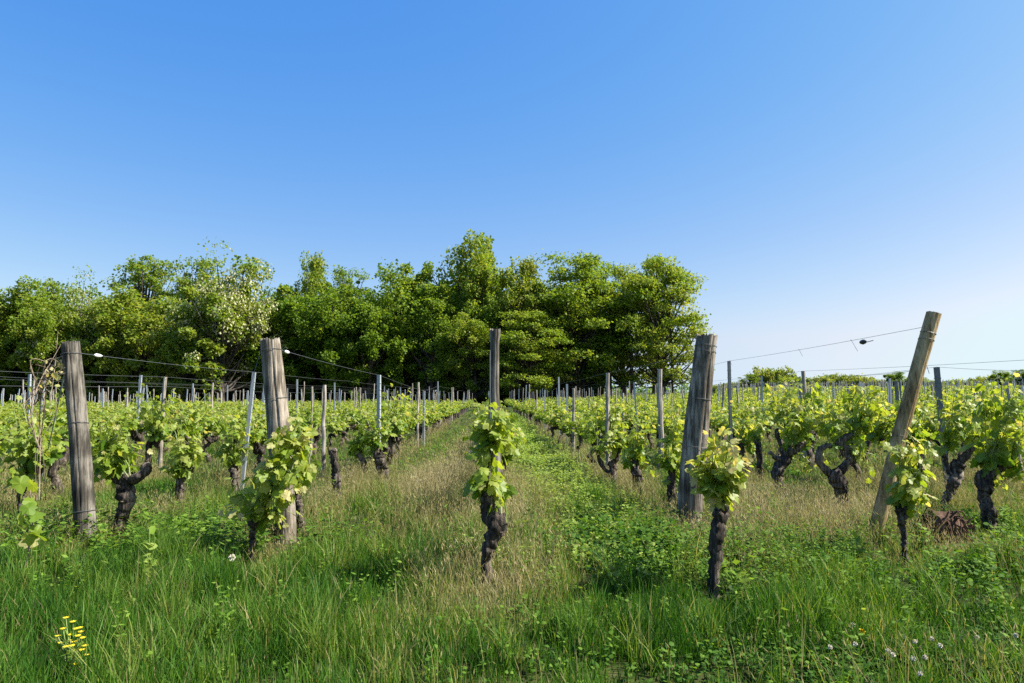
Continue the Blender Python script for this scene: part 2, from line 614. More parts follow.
VINE_PROTO = []
for k in range(12):
    tm, heads = make_trunk(2 + k % 2, r=rng.uniform(0.032, 0.046), h=rng.uniform(0.38, 0.50))
    h = 0.69 + rng.uniform(-0.03, 0.04)
    fm, arr = make_foliage(heads, (rng.normal(0, .03), 0, h), (0.28, 0.63, 0.23), shoots=23, per=7, leaf=0.079, lod=False)
    VINE_PROTO.append((tm.mesh("trunk", M_BARK, True), fm.mesh("foliage", [M_VINE, M_SHOOT]), arr))
# the same shapes with simpler leaves, for the far individuals
VINE_SIMPLE = []
for k in range(8):
    P, T, Nn, S, C = VINE_PROTO[k][2]
    m = MB()
    m.stamp(SL_V, SL_F, P, T, Nn, S * 1.05, 0, C)
    VINE_SIMPLE.append((VINE_PROTO[k][0], m.mesh("foliage", [M_VINE, M_SHOOT])))

# ------------------------------------------------------------------ rows
SLOPE = -0.0322
X0 = {-2: -3.10, -1: -1.60, 0: 0.06, 1: 1.62, 2: 3.30, 3: 4.68}


def rowx(i, y):
    if i < -2:
        x = X0[-2] + (i + 2) * 1.55
    elif i > 3:
        x = X0[3] + (i - 3) * 1.55
    else:
        x = X0[i]
    return x + SLOPE * y


ROWNAME = {-2: "the row of the dark grey end post with dead canes", -1: "the row of the thick split end post",
           0: "the middle row of the slim bark-topped post", 1: "the row of the stout grey wire-ringed post", 2: "the row of the brown leaning post"}
ORD = ["first", "second", "third", "fourth", "fifth", "sixth", "seventh", "eighth", "ninth", "tenth", "eleventh", "twelfth", "thirteenth", "fourteenth"]


def rowname(i):
    if i in ROWNAME:
        return ROWNAME[i]
    if i > 2:
        return f"the {ORD[i - 3]} row beyond the brown leaning post" if i - 3 < 12 else "the outermost rows beyond the brown leaning post"
    return f"the {ORD[-i - 3]} row beyond the dark grey end post" if -i - 3 < 12 else "the outermost rows beyond the dark grey end post"


def hero_vine(label, y, trunk, arms, foliage, group=None, wmul=1.0, ydepth=0.19, leaf=0.078, rough=0.09, shoots=None, young=0.0):
    """trunk / arms: lists of (px, py, width px) at depth y, foliage: pixel boxes (x0,y0,x1,y1,shoots)"""
    base = pt(trunk[0][0], trunk[0][1], y)
    base[2] = float(gz(base[0], base[1]))
    root = thing("grapevine", base, label, "grapevine", group)
    m = MB()
    j = 0.0

    def wpath(seq, first=False):
        out = []
        for n_, (px, py, w) in enumerate(seq):
            p = pt(px, py, y + rng.normal(0, 0.02)) - base
            out.append(p)
        if first:
            out[0] = np.array([0, 0, -0.10])
        return out, [w / 2 / F * y * wmul * (.66 if seq[0][0] < 740 else .56) for _, _, w in seq]
    p, r_ = wpath(trunk, True)
    gnarl(m, p, r_, n=34, sides=18, rough=rough * 1.15, jog=0.006)
    heads = [p[-1]]
    for a in arms:
        p, r_ = wpath(a)
        gnarl(m, p, r_, n=12, sides=10, rough=rough, jog=0.006)
        heads.append(p[-1])
    m.obj("trunk", M_BARK, root, True)
    if foliage:
        P = MB()
        for (x0, y0, x1, y1, ns_) in foliage:
            e_ = 0.034 / y * F
            x0, x1 = x0 + e_, max(x1 - e_, x0 + e_ + 4)
            y0, y1 = y0 + e_ * .8, max(y1 - e_, y0 + e_ + 4)
            ns_ = max(2, int(ns_ * (.52 if x0 < 740 else .44)))
            c = pt((x0 + x1) / 2, (y0 + y1) / 2, y) - base
            hx = (x1 - x0) / 2 / F * y
            hz = (y1 - y0) / 2 / F * y
            near = sorted(heads, key=lambda q: np.linalg.norm(q - c))[:2]
            near = [np.clip(q, c - np.array([hx, ydepth, hz]) * .7, c + np.array([hx, ydepth, hz]) * .7) if np.linalg.norm(q - c) > 0.5 else q for q in near]
            fm, arr = make_foliage(near, c, (hx, ydepth, hz), shoots=ns_, per=6, leaf=leaf, young=young)
            P.f += [(f + P.n, mi) for f, mi in fm.f]
            P.v += fm.v
            P.t += fm.t
            P.n += fm.n
        P.obj("foliage", [M_VINE, M_SHOOT], root)
    return root


# near vines, seen one by one
hero_vine("short grapevine with a twisted knotty trunk, alone in the middle before slim post", 4.2,
          [(486, 584, 17), (486, 560, 15), (491, 540, 22), (498, 526, 27), (489, 510, 22), (487, 494, 20)],
          [[(492, 530, 20), (503, 526, 16), (500, 515, 8)], [(487, 498, 12), (489, 470, 7), (492, 440, 5)]],
          [(472, 470, 512, 510, 12), (469, 425, 513, 485, 22), (478, 404, 508, 450, 12)], ydepth=0.15, young=0.05)
hero_vine("low leafy vine on thin trunk before the thick split post, leaves climbing the post", 4.75,
          [(253, 572, 9), (251, 552, 9), (254, 530, 10), (253, 520, 13)], [[(254, 524, 8), (270, 500, 6), (284, 470, 5)]],
          [(214, 474, 300, 536, 26), (265, 436, 316, 510, 28), (280, 418, 306, 460, 8), (272, 520, 300, 552, 3)], ydepth=0.2, young=0.08)
hero_vine("dark rough trunk standing close behind the thick split post", 5.7,
          [(299, 545, 14), (300, 520, 14), (297, 500, 13), (298, 484, 12)], [], [(284, 430, 322, 490, 12)], ydepth=0.2)
hero_vine("bare pruned vine stump with no leaves beside the thick split post's vine", 7.3,
          [(339, 505, 12), (337, 485, 11), (335, 465, 12), (333, 449, 11)], [], [])
hero_vine("knobbly vine against the pale metal post in the row of the thick split post", 8.9,
          [(386, 485, 14), (383, 472, 16), (379, 458, 15), (376, 448, 12)], [[(366, 472, 8), (362, 460, 9), (356, 450, 7)]],
          [(352, 415, 402, 470, 26), (340, 418, 372, 475, 16)])
hero_vine("thick gnarled vine just right of the dark grey end post, one knotted arm reaching right", 5.5,
          [(116, 540, 24), (121, 518, 20), (126, 500, 19), (124, 486, 21), (130, 474, 19)],
          [[(128, 482, 14), (142, 474, 15), (148, 464, 15)], [(124, 486, 12), (116, 478, 11), (110, 470, 8)]],
          [(92, 425, 152, 478, 30), (88, 470, 112, 520, 8), (84, 432, 126, 482, 12)])
hero_vine("slim dark vine trunk right of the thick gnarled one, by the tall pale stake", 7.2,
          [(181, 506, 10), (180, 490, 11), (182, 474, 12)], [[(182, 480, 8), (190, 472, 8), (194, 466, 6)]],
          [(152, 420, 215, 475, 30), (156, 450, 180, 500, 8)])
hero_vine("leafy vine with a dark trunk just left of the flat pale metal post", 8.1,
          [(236, 495, 10), (235, 480, 11), (233, 465, 11)], [], [(206, 410, 256, 465, 26)])
hero_vine("stout short vine with a round leafy head before the stout grey post", 3.95,
          [(713, 606, 17), (714, 575, 16), (717, 540, 18), (720, 515, 21), (720, 494, 20)], [],
          [(694, 442, 742, 504, 34), (688, 462, 718, 508, 12), (712, 428, 738, 464, 8)], ydepth=0.2, young=0.08)
hero_vine("leafy vine hanging low close behind the stout grey post, its trunk hidden", 6.6,
          [(672, 520, 12), (672, 495, 12), (671, 470, 12)], [], [(650, 408, 700, 485, 30), (664, 470, 690, 515, 8)])
hero_vine("dark sturdy vine trunk nearest behind the stout grey post", 8.1,
          [(638, 495, 11), (637, 478, 13), (634, 462, 14)], [], [(612, 412, 668, 472, 30), (645, 450, 668, 490, 5)])
hero_vine("forked vine trunk with a thin arm, second behind the stout grey post", 8.55,
          [(614, 492, 9), (613, 476, 11), (612, 462, 11)], [[(612, 470, 8), (618, 455, 6), (622, 443, 5)], [(610, 474, 6), (600, 462, 6), (598, 450, 5)]],
          [(580, 415, 630, 470, 30)])
hero_vine("thin straight dark trunk with a small leafy crown at the foot of the leaning post", 4.7,
          [(906, 568, 9), (905, 550, 9), (902, 525, 12), (900, 507, 16)], [[(901, 510, 9), (912, 502, 7), (916, 494, 5)]],
          [(888, 440, 932, 508, 22), (884, 424, 912, 470, 12), (910, 470, 935, 512, 6)], ydepth=0.2, young=0.05)
hero_vine("massive black vine trunk whose two arms curl into a ring, left of leaning post", 6.5,
          [(846, 522, 18), (843, 500, 20), (840, 485, 24), (834, 470, 24)],
          [[(832, 474, 16), (820, 462, 13), (822, 448, 11), (832, 446, 9)], [(838, 474, 16), (849, 460, 14), (846, 448, 13), (838, 444, 11), (852, 434, 11)]],
          [(852, 388, 892, 436, 30), (856, 420, 886, 480, 14), (812, 404, 852, 432, 14), (846, 385, 872, 410, 5)], ydepth=0.2)
hero_vine("black S-shaped vine trunk with a wide knotted head beyond the ring-armed vine", 7.7,
          [(789, 500, 14), (780, 488, 17), (777, 474, 20), (785, 460, 18), (790, 448, 17)], [[(789, 454, 12), (800, 445, 11), (806, 442, 10)], [(782, 462, 8), (774, 456, 7), (769, 452, 6)]],
          [(760, 398, 832, 440, 34), (806, 440, 836, 488, 8)])
hero_vine("small hunched black trunk seen just right of the stout post's leafy vine", 9.4,
          [(744, 480, 11), (747, 466, 13), (742, 454, 11), (741, 444, 8)], [[(746, 466, 8), (751, 460, 8), (752, 456, 6)]],
          [(722, 404, 765, 446, 24)])
hero_vine("slender black trunk with a lumpy top between the two humped black trunks", 9.0,
          [(761, 468, 8), (759, 452, 10), (757, 440, 11)], [], [(744, 402, 782, 440, 20)])
hero_vine("heavy black vine bent left at the top, nearest the photo's right edge", 5.75,
          [(991, 536, 19), (989, 515, 21), (984, 490, 24), (986, 472, 26)], [[(988, 474, 18), (1002, 466, 15), (1014, 462, 12)]],
          [(960, 390, 1034, 458, 46), (1002, 440, 1040, 500, 16), (966, 378, 1016, 420, 12)], ydepth=0.25)
hero_vine("leaning black vine with a forked head, right of the leaning post's dark metal neighbour", 6.7,
          [(937, 516, 13), (946, 500, 14), (955, 480, 18), (958, 462, 22)], [[(956, 468, 14), (966, 455, 14), (974, 446, 11)], [(950, 474, 8), (946, 462, 8), (944, 452, 7)]],
          [(936, 386, 986, 440, 34), (926, 400, 950, 452, 8)], young=0.05)
hero_vine("dark knobbly vine stump seen just right of the leaning post", 8.6,
          [(925, 488, 11), (921, 472, 14), (918, 452, 15)], [], [(898, 395, 940, 448, 22)])

hero_vine("leafy vine behind the dead canes, left of the dark grey end post", 6.2,
          [(24, 515, 10), (22, 495, 11), (25, 478, 11)], [[(24, 484, 8), (36, 474, 7), (42, 466, 6)]],
          [(-10, 402, 64, 474, 46), (4, 450, 40, 498, 8)])
# a young vine with a handful of large leaves at the left edge
r_ = thing("young_vine", gp(25, 586), "spindly young vine with few large leaves, left of the dark grey end post", "grapevine")
b_ = gp(25, 586)
stem = [pt(x, y_, b_[1]) - b_ for x, y_ in ((25, 590), (27, 560), (31, 535), (33, 515), (30, 490))]
m = MB()
m.tube(smooth_path(stem, 14), np.linspace(0.007, 0.003, 14), 6)
m.obj("trunk", M_CANE, r_)
m = MB()
lp = [(22, 492), (34, 500), (26, 505), (38, 512), (24, 520), (36, 527), (30, 534), (41, 537), (36, 541), (28, 570), (22, 576), (20, 478), (34, 482)]
P = np.array([pt(x, y_, b_[1] + rng.normal(0, .04)) - b_ for x, y_ in lp])
T = rand_dirs(len(P)) * 0.8 + np.array([0, -0.2, -0.6])
m.stamp(GL_V, GL_F, P, T, np.tile([0.4, -0.6, 0.6], (len(P), 1)) + rng.normal(0, .3, P.shape), np.where(np.arange(len(P)) == 9, .06, rng.uniform(.065, .11, len(P))), 0, rng.uniform(.4, .7, len(P)))
m.obj("foliage", [M_VINE, M_SHOOT], r_)

# ---- the rest of the rows
cand = []          # (distance, row, y, ordinal)
START = {-2: 9.2, -1: 10.1, 0: 6.4, 1: 9.6, 2: 10.4, 3: 7.9}
ORD0 = {-2: 4, -1: 5, 0: 2, 1: 5, 2: 6, 3: 4}
for i in range(-62, 120):
    y = START.get(i, 4.9 + rng.uniform(0, 0.6))
    k = ORD0.get(i, 1)
    ymax = 63.0 if True else 0
    while y < 118:
        if rng.random() < .05:
            y += 1.0
        x = float(rowx(i, y))
        lim = 63 + 4 * math.sin(i * .7)
        right = x / y > 0.30
        if (y < lim or right) and -0.76 * y - 0.35 < x < 0.76 * y + 0.35:
            cand.append((math.hypot(x, y), i, y, k))
            k += 1
        y += rng.uniform(0.92, 1.12)
cand.sort()
N_HERO = 22
indiv = cand[:300 - N_HERO]
rest = cand[300 - N_HERO:]
for n_, (d, i, y, k) in enumerate(indiv):
    x = float(rowx(i, y)) + rng.normal(0, 0.05)
    nm = rowname(i)
    if i in ROWNAME and k <= 12:
        lab, grp = f"leafy grapevine, {ORD[k - 1]} back in {nm}", None
    elif i in ROWNAME:
        lab, grp = f"grapevine far back in {nm}", f"far vines of {nm}"
    elif k <= 5 and abs(i) < 15:
        lab, grp = f"leafy grapevine, {ORD[k - 1]} one showing in {nm}", None
    else:
        lab, grp = f"grapevine farther back in {nm}", f"farther vines of {nm}"
    grp = grp or "grapevines along the rows"
    lab = " ".join(lab.split()[:16])
    root = thing("grapevine", (x, y, float(gz(x, y))), lab, "grapevine", grp, rz=float(SLOPE * -1) + (0 if rng.random() < .5 else math.pi) + rng.normal(0, .15))
    s = rng.uniform(0.82, 1.15) * (1.16 if x > 2 and y < 14 else 1.0)
    root.scale = (s, s, s * rng.uniform(.92, 1.1) * (1.0 if y < 12 else .82))
    tr, fo = VINE_PROTO[rng.integers(len(VINE_PROTO))][:2] if d < 18 else VINE_SIMPLE[rng.integers(len(VINE_SIMPLE))]
    child("trunk", tr, root)
    child("foliage", fo, root)

# the countless far vines as one mass
mF = MB()
for (d, i, y, k) in rest:
    P, T, Nn, S, C = VINE_PROTO[rng.integers(len(VINE_PROTO))][2]
    keep = 150 if d < 40 else (80 if d < 65 else 26)
    grow = 1.25 if d < 40 else (1.6 if d < 65 else 2.6)
    idx = rng.choice(len(P), keep, replace=False)
    x = float(rowx(i, y)) + rng.normal(0, 0.05)
    s = rng.uniform(0.9, 1.12)
    fl = 1 if rng.random() < .5 else -1
    mF.stamp(SL_V, SL_F, P[idx] * np.array([fl * s, fl * s, s * .78]) + np.array([x, y, float(gz(x, y))]), T[idx], Nn[idx], S[idx] * grow, 0, np.clip(C[idx] + rng.normal(.0, .08), 0, 1))
    if d < 45:
        g_ = float(gz(x, y))
        mF.tube([(x, y, g_ - .02), (x + rng.normal(0, .04), y, g_ + .25), (x + rng.normal(0, .03), y, g_ + .45)], [.05, .045, .055], 5, mat=1, cap=False)
tag(mF.obj("far_vines", [M_VINE, M_BARK]), "mass of far vine rows running back to the wood and horizon", "vines", kind="stuff")

# ------------------------------------------------------------------ posts
def end_post(name, label, base, top, r0, r1, mat, n=34, sides=72, cracks=5, ragged=0.012, belly=None, cutmat=None, cat="wooden post"):
    base = np.asarray(base, float)
    top = np.asarray(top, float)
    root = thing(name, base, label, cat)
    m = MB()
    axis = top - base
    L = np.linalg.norm(axis)
    t = np.linspace(0, 1, n)
    path = np.outer(t, axis) + 0
    path[0] -= axis / L * 0.15
    bow = rng.normal(0, 0.012, 3)
    path += np.outer(np.sin(t * np.pi), bow)
    rad = np.interp(t, [0, 1], [r0, r1])
    if belly:
        rad = rad * np.interp(t, belly[0], belly[1])
    ang = np.linspace(0, 2 * np.pi, sides, endpoint=False)
    ax = axis / L
    u = norm(np.cross(ax, [0, 1, 0]))
    w = np.cross(ax, u)
    # cracks: narrow grooves that wander with the grain; flutes; knots
    cs = [(rng.uniform(0, 2 * np.pi), rng.uniform(0.0, 0.5), rng.uniform(0.55, 1.0), rng.uniform(.06, .12), rng.uniform(-.3, .3)) for _ in range(cracks)]
    cs[0] = (np.pi / 2 + 0.25, 0.2, 1.0, 0.13, 0.15)
    cs[1] = (np.pi / 2 - 0.5, 0.35, 1.0, 0.09, -0.2)
    flute = sum(rng.normal(0, .010) * np.sin(ang * kk + rng.random() * 6) for kk in (2, 3, 5, 7, 9))
    vs = []
    for i in range(n):
        g = flute + rng.normal(0, .006, sides) + 0.014 * np.sin(ang * 2 + i * .5)
        for (a0, t0, t1, dep, tw) in cs:
            if t0 <= t[i] <= t1:
                da = np.abs((ang - a0 - tw * t[i] + np.pi) % (2 * np.pi) - np.pi)
                g = g - dep * np.exp(-(da / 0.055) ** 2)
        rr = rad[i] * (1 + g)
        off = np.zeros(sides)
        if i == n - 1:
            off = rng.uniform(-ragged, ragged * .4, sides)
        vs.append(path[i] + np.outer(np.cos(ang) * rr, u) + np.outer(np.sin(ang) * rr, w) + np.outer(off, ax))
    vs = np.concatenate(vs)
    a = np.arange(sides)
    b = (a + 1) % sides
    q = np.concatenate([np.stack([i * sides + a, i * sides + b, (i + 1) * sides + b, (i + 1) * sides + a], 1) for i in range(n - 1)])
    m.add(vs, q)
    rim = vs[-sides:]
    c = rim.mean(0) - ax * 0.012
    cv = np.vstack([rim, c + (rim - c) * .5 + rng.normal(0, .002, rim.shape), c[None]])
    cf = [np.stack([a, b, sides + b, sides + a], 1), np.stack([sides + a, sides + b, np.full(sides, 2 * sides)], 1)]
    m.add(cv, cf, 1)
    m.obj("shaft", [mat, cutmat or mat], root, True)

    def at(f):
        i = f * (n - 1)
        return path[int(round(i))], float(np.interp(f, t, rad)), u, w, ax
    return root, at


def wire_ring(root, at, f, tilt=0.05, r=0.0022, turns=1, tail=None):
    p, rad, u, w, ax = at(f)
    m = MB()
    th = np.linspace(0, 2 * np.pi * turns, 28 * turns)
    path = p + np.outer(np.cos(th) * (rad * 1.04 + .002), u) + np.outer(np.sin(th) * (rad * 1.04 + .002), w) + np.outer(tilt * np.sin(th) + th * .0012, ax)
    if tail is not None:
        path = np.vstack([path, path[-1] + np.array(tail) * .5 + rng.normal(0, .01, 3), path[-1] + np.array(tail)])
    m.tube(path, r, 5)
    return m.obj("wire_loop", M_WIRE, root)


base_L2 = gp(86, 549)
p2, at2 = end_post("wooden_end_post", "dark grey weathered end post leaning slightly, dead canes tangled at its left side", base_L2, pt(70, 342, base_L2[1] - .05), 0.076, 0.061, M_POST_DARK, ragged=.018)
wire_ring(p2, at2, 0.94, .01, tail=(-.05, -.1, -.15))
wire_ring(p2, at2, 0.62, .015)
wire_ring(p2, at2, 0.18, .01)
base_L1 = gp(287, 541)
p1, at1 = end_post("wooden_end_post", "thick grey split end post with leaves climbing its right side", base_L1, pt(270, 339, base_L1[1]), 0.083, 0.078, M_POST, cracks=8, ragged=.024, belly=([0, .25, .5, .9, 1], [.9, 1.0, 1.12, 1.0, .97]))
wire_ring(p1, at1, 0.94, .01, tail=(-.06, -.06, -.3))
wire_ring(p1, at1, 0.70, .004)
base_C = gp(496, 541)
p0, at0 = end_post("wooden_end_post", "slim upright post with bark-rimmed top behind the middle vine", base_C, pt(495, 329, base_C[1]), 0.047, 0.036, M_POST_DARK, cracks=3, ragged=.02,
                   belly=([0, .5, .66, .70, .93, .97, 1], [1.2, 1.25, 1.1, .95, .92, 1.2, 1.25]))
m = MB()
m.tube([pt(490, y_, base_C[1] - .06) - base_C for y_ in (520, 430, 350)], 0.0045, 6)
m.obj("metal_rod", M_STEELD, p0)
base_R1 = gp(688, 532)
p3, at3 = end_post("wooden_end_post", "stout grey end post ringed with wire, a leafy vine at its foot", base_R1, pt(707, 335, base_R1[1]), 0.094, 0.088, M_POST, cracks=8, ragged=.026,
                   belly=([0, .3, .6, .8, 1], [1.05, 1.12, 1.08, .98, .95]))
for f_ in (0.93, 0.90, 0.68, 0.42):
    wire_ring(p3, at3, f_, .012)
m = MB()
m.tube([pt(712, y_, 3.9 + .05) - base_R1 for y_ in (596, 555, 510)], 0.005, 6)
base_R2 = gp(873, 544)
p4, at4 = end_post("wooden_end_post", "smooth brown end post leaning far over to the right with a fresh cut top", base_R2, pt(934, 313, base_R2[1] - .02), 0.050, 0.051, M_POST_BROWN, cracks=2, ragged=.003, cutmat=M_CUT)
wire_ring(p4, at4, 0.91, .004)
wire_ring(p4, at4, 0.87, .01, tail=(.04, -.04, -.28))
wire_ring(p4, at4, 0.45, .02, tail=(-.04, -.05, .05))


def metal_post_mesh(h=1.62, w=0.042):
    """open C-section steel profile, wire notches along its edges"""
    m = MB()
    t = .004
    prof = np.array([(-w / 2, -w / 2), (w / 2, -w / 2), (w / 2, w / 2), (w / 4, w / 2), (w / 4, w / 2 - t), (w / 2 - t, w / 2 - t), (w / 2 - t, -w / 2 + t), (-w / 2 + t, -w / 2 + t), (-w / 2 + t, w / 2 - t), (-w / 4, w / 2 - t), (-w / 4, w / 2), (-w / 2, w / 2)])
    n = len(prof)
    zs, ws = [-.15], [1.0]
    for k in range(8):
        z = h - .84 + k * .1
        zs += [z, z + .012, z + .016]
        ws += [1.0, 1.32, 1.0]
    zs.append(h)
    ws.append(1.0)
    v = []
    for z, q in zip(zs, ws):
        v += [(x * q, y, z) for x, y in prof]
    a = np.arange(n)
    b = (a + 1) % n
    L = len(zs)
    m.add(v, [np.concatenate([np.stack([i * n + a, i * n + b, (i + 1) * n + b, (i + 1) * n + a], 1) for i in range(L - 1)]), np.array([list(range((L - 1) * n, L * n))])])
    return m


ME_METAL = [metal_post_mesh(1.60, .044).mesh("shaft", M_STEEL), metal_post_mesh(1.55, .038).mesh("shaft", M_STEELD)]
ME_STAKE = []
for k in range(6):
    m = MB()
    n = 9
    path = np.stack([rng.normal(0, .006, n), rng.normal(0, .006, n), np.linspace(-.15, 1.60, n)], 1)
    m.tube(path, np.linspace(.034, .029, n) * rng.uniform(.85, 1.15), 9, rough=.04)
    ME_STAKE.append(m.mesh("shaft", M_STAKE))


def metal_post(base, h, label, grp, dark=False, lean=(0, 0), wscale=1.0, plate=False, hooks=True):
    q = 1 if dark else 0
    root = bpy.data.objects.new("metal_vineyard_post", ME_METAL[q])
    COL.objects.link(root)
    root.location = [float(c) for c in base]
    tag(root, label, "metal post", grp)
    s = h / (1.55 if dark else 1.60)
    root.scale = (wscale, wscale, s)
    root.rotation_euler = (lean[1], lean[0], rng.uniform(-.2, .2))
    if plate:
        m = MB()
        w = .036
        v = [(-w, -.026, .42), (w, -.026, .42), (w, -.026, .66), (-w, -.026, .66), (-w, -.034, .42), (w, -.034, .42), (w, -.034, .66), (-w, -.034, .66)]
        m.add(v, np.array([(4, 5, 6, 7), (0, 3, 2, 1), (0, 1, 5, 4), (3, 7, 6, 2), (0, 4, 7, 3), (1, 2, 6, 5)]))
        m.obj("sleeve_plate", M_STEEL, root)
    return root


def stake(base, h, label, grp, lean=(0, 0), wscale=1.0):
    root = bpy.data.objects.new("wooden_stake", ME_STAKE[rng.integers(len(ME_STAKE))])
    COL.objects.link(root)
    root.location = [float(c) for c in base]
    tag(root, label, "wooden stake", grp)
    root.scale = (wscale, wscale, h / 1.60)
    root.rotation_euler = (lean[1], lean[0], rng.uniform(0, 6))
    return root


def px_post(kind, px, pytop, y, label, pxbase=None, **kw):
    top = pt(px, pytop, y)
    bx = top[0] if pxbase is None else pt(pxbase, 440, y)[0]
    g = float(gz(bx, y))
    h = top[2] - g
    lean = (math.atan2(top[0] - bx, h), 0)
    (metal_post if kind == 'm' else stake)((bx, y, g), h, label, "posts standing in the vine rows", lean=lean, **kw)
    return (top[0], y, top[2])


T_L2 = px_post('m', 254, 372, 8.2, "pale galvanised post with a broad plate low down, left of thick split post", pxbase=243, plate=True, wscale=.85)
T_L1 = px_post('m', 379, 375, 9.3, "pale blue-grey galvanised post standing at a knobbly vine", pxbase=379)
T_L1b = px_post('m', 424, 391, 15.0, "galvanised post beyond the one at the knobbly vine, same row")
T_L3 = px_post('s', 167, 377, 9.4, "tall pale wooden stake between dark grey and thick split posts", pxbase=161, wscale=.9)
px_post('s', 325, 385, 9.0, "grey wooden stake just right of the thick split post", wscale=.95)
px_post('s', 127, 392, 16.0, "slim pale stake near the dark grey end post", wscale=1.0)
T_R1 = px_post('s', 607, 373, 9.4, "grey wooden stake nearest behind the stout post's row, above a forked vine")
px_post('s', 660, 369, 10.6, "stout wooden stake in front of the wood's right-hand tree trunks", wscale=1.25)
px_post('s', 623, 393, 16, "slim stake just right of the grey stake above the forked vine")
px_post('m', 567, 384, 16, "pale metal post right of the slim bark-topped post, against dark trees")
T_R2 = px_post('m', 729, 361, 9.7, "dark metal post just right of the stout grey post", pxbase=731, dark=True)
T_R3 = px_post('s', 804, 371, 10.2, "dark wooden stake standing beyond the S-shaped vine", wscale=1.1)
px_post('m', 800, 383, 12.4, "dark metal post touching the dark wooden stake's left side", dark=True)
T_R4 = px_post('m', 937, 367, 7.4, "dark metal post just right of the leaning brown post", pxbase=946, dark=True, wscale=1.2)
px_post('m', 896, 381, 10.4, "tilted metal post seen just left of the leaning brown post", pxbase=902, dark=True)

taken = [(492, 8.5), (492, 11), (492, 14), (492, 17), (243, 8.2), (379, 9.3), (161, 9.4), (325, 9.0), (607, 9.4), (660, 10.6), (731, 9.7), (804, 10.2), (946, 7.4), (902, 10.4)]
pc = []
for i in range(-62, 110):
    y = 8.5 + rng.uniform(0, 4.5) if i in X0 else 9.0 + rng.uniform(0, 4.0)
    k = 1
    while y < 110:
        x = float(rowx(i, y))
        if (y < 61 or x / y > .3) and abs(x) < .745 * y + .1 and not any(abs(y - ty) < 2.2 and abs((x / y * F + 512) - tx) < 40 for tx, ty in taken):
            pc.append((math.hypot(x, y), i, y, k))
            k += 1
        y += rng.uniform(2.5, 4.8)
pc.sort()
far_posts = MB()
nm_, ns_ = 0, 0
for (d, i, y, k) in pc:
    x = float(rowx(i, y)) + rng.normal(0, .04)
    metal = rng.random() < .42
    h = rng.uniform(1.22, 1.56)
    nm = rowname(i)
    if d < 62 and (nm_ if metal else ns_) < 275:
        lab = f"{'thin metal post' if metal else 'thin grey wooden stake'} {'farther back in' if k > 1 else 'nearest the front in'} {nm}"
        if k > 1 or abs(i) > 14:
            lab = f"{'thin metal post' if metal else 'thin grey wooden stake'} farther back in {nm}"
        lab = " ".join(lab.split()[:16])
        b = (x, y, float(gz(x, y)))
        ln = (rng.normal(0, .04), rng.normal(0, .04))
        grp = f"{'metal posts' if metal else 'wooden stakes'} of {nm}"
        if metal:
            metal_post(b, h, lab, grp, dark=bool((rng.random() < .5) ^ (x < 2)) if x > 2 else False, lean=ln, wscale=.8)
            nm_ += 1
        else:
            stake(b, h, lab, grp, lean=ln, wscale=rng.uniform(.6, .95))
            ns_ += 1
    else:
        far_posts.tube([(x, y, float(gz(x, y))), (x, y, h + float(gz(x, y)))], [.035, .03], 5, mat=int(rng.random() < .4))
tag(far_posts.obj("far_posts", [M_STAKE, M_STEEL]), "thin far posts lined up towards the horizon", "posts", kind="stuff")

# ------------------------------------------------------------------ trellis wires
def wire(label, pts, r=0.0017, sag=0.012, tens=None, barbs=0, grp="trellis wires along the rows"):
    p = np.array(pts, float)
    out = [p[0]]
    for a, b in zip(p[:-1], p[1:]):
        for f in np.linspace(0, 1, 9)[1:]:
            q = a + (b - a) * f
            q[2] -= sag * math.sin(f * math.pi)
            out.append(q)
    base = np.array(out[0])
    root = thing("trellis_wire", base, label, "wire", grp)
    m = MB()
    m.tube(np.array(out) - base, r, 5)
    m.obj("strand", M_WIRE, root)
    if tens is not None:
        kind, tp = tens
        tp = np.array(tp) - base
        m = MB()
        if kind == 'w':     # white insulating sleeve
            dirv = norm(np.array(out[3]) - base)
            m.tube([tp - dirv * .045, tp - dirv * .02, tp + dirv * .02, tp + dirv * .05], [.006, .014, .013, .005], 8)
            m.obj("insulator", M_WHITE, root)
        else:               # ratchet tensioner
            dirv = norm(np.array(out[3]) - base)
            m.tube([tp - dirv * .06, tp - dirv * .03, tp + dirv * .0, tp + dirv * .035, tp + dirv * .06], [.005, .02, .026, .018, .005], 8)
            m.tube([tp + np.array([0, -.01, -.01]), tp + np.array([.09, -.02, .014])], .004, 5)
            m.obj("tensioner", M_BLACK, root)
            for f_, l_ in ((.16, .10), (.30, .07), (.52, .06)):
                m = MB()
                q_ = np.array(out[min(8, int(f_ * 16))]) - base
                m.tube([q_, q_ + dirv * .03 + np.array([.02, 0, .015]), q_ + np.array([l_ * .6, -.01, -l_])], .0018, 4)
                m.obj("wire_end", M_WIRE, root)
    return root


def row_line(i, z, y0, y1, n):
    return [(rowx(i, y), y, z + float(gz(rowx(i, y), y))) for y in np.linspace(y0, y1, n)]


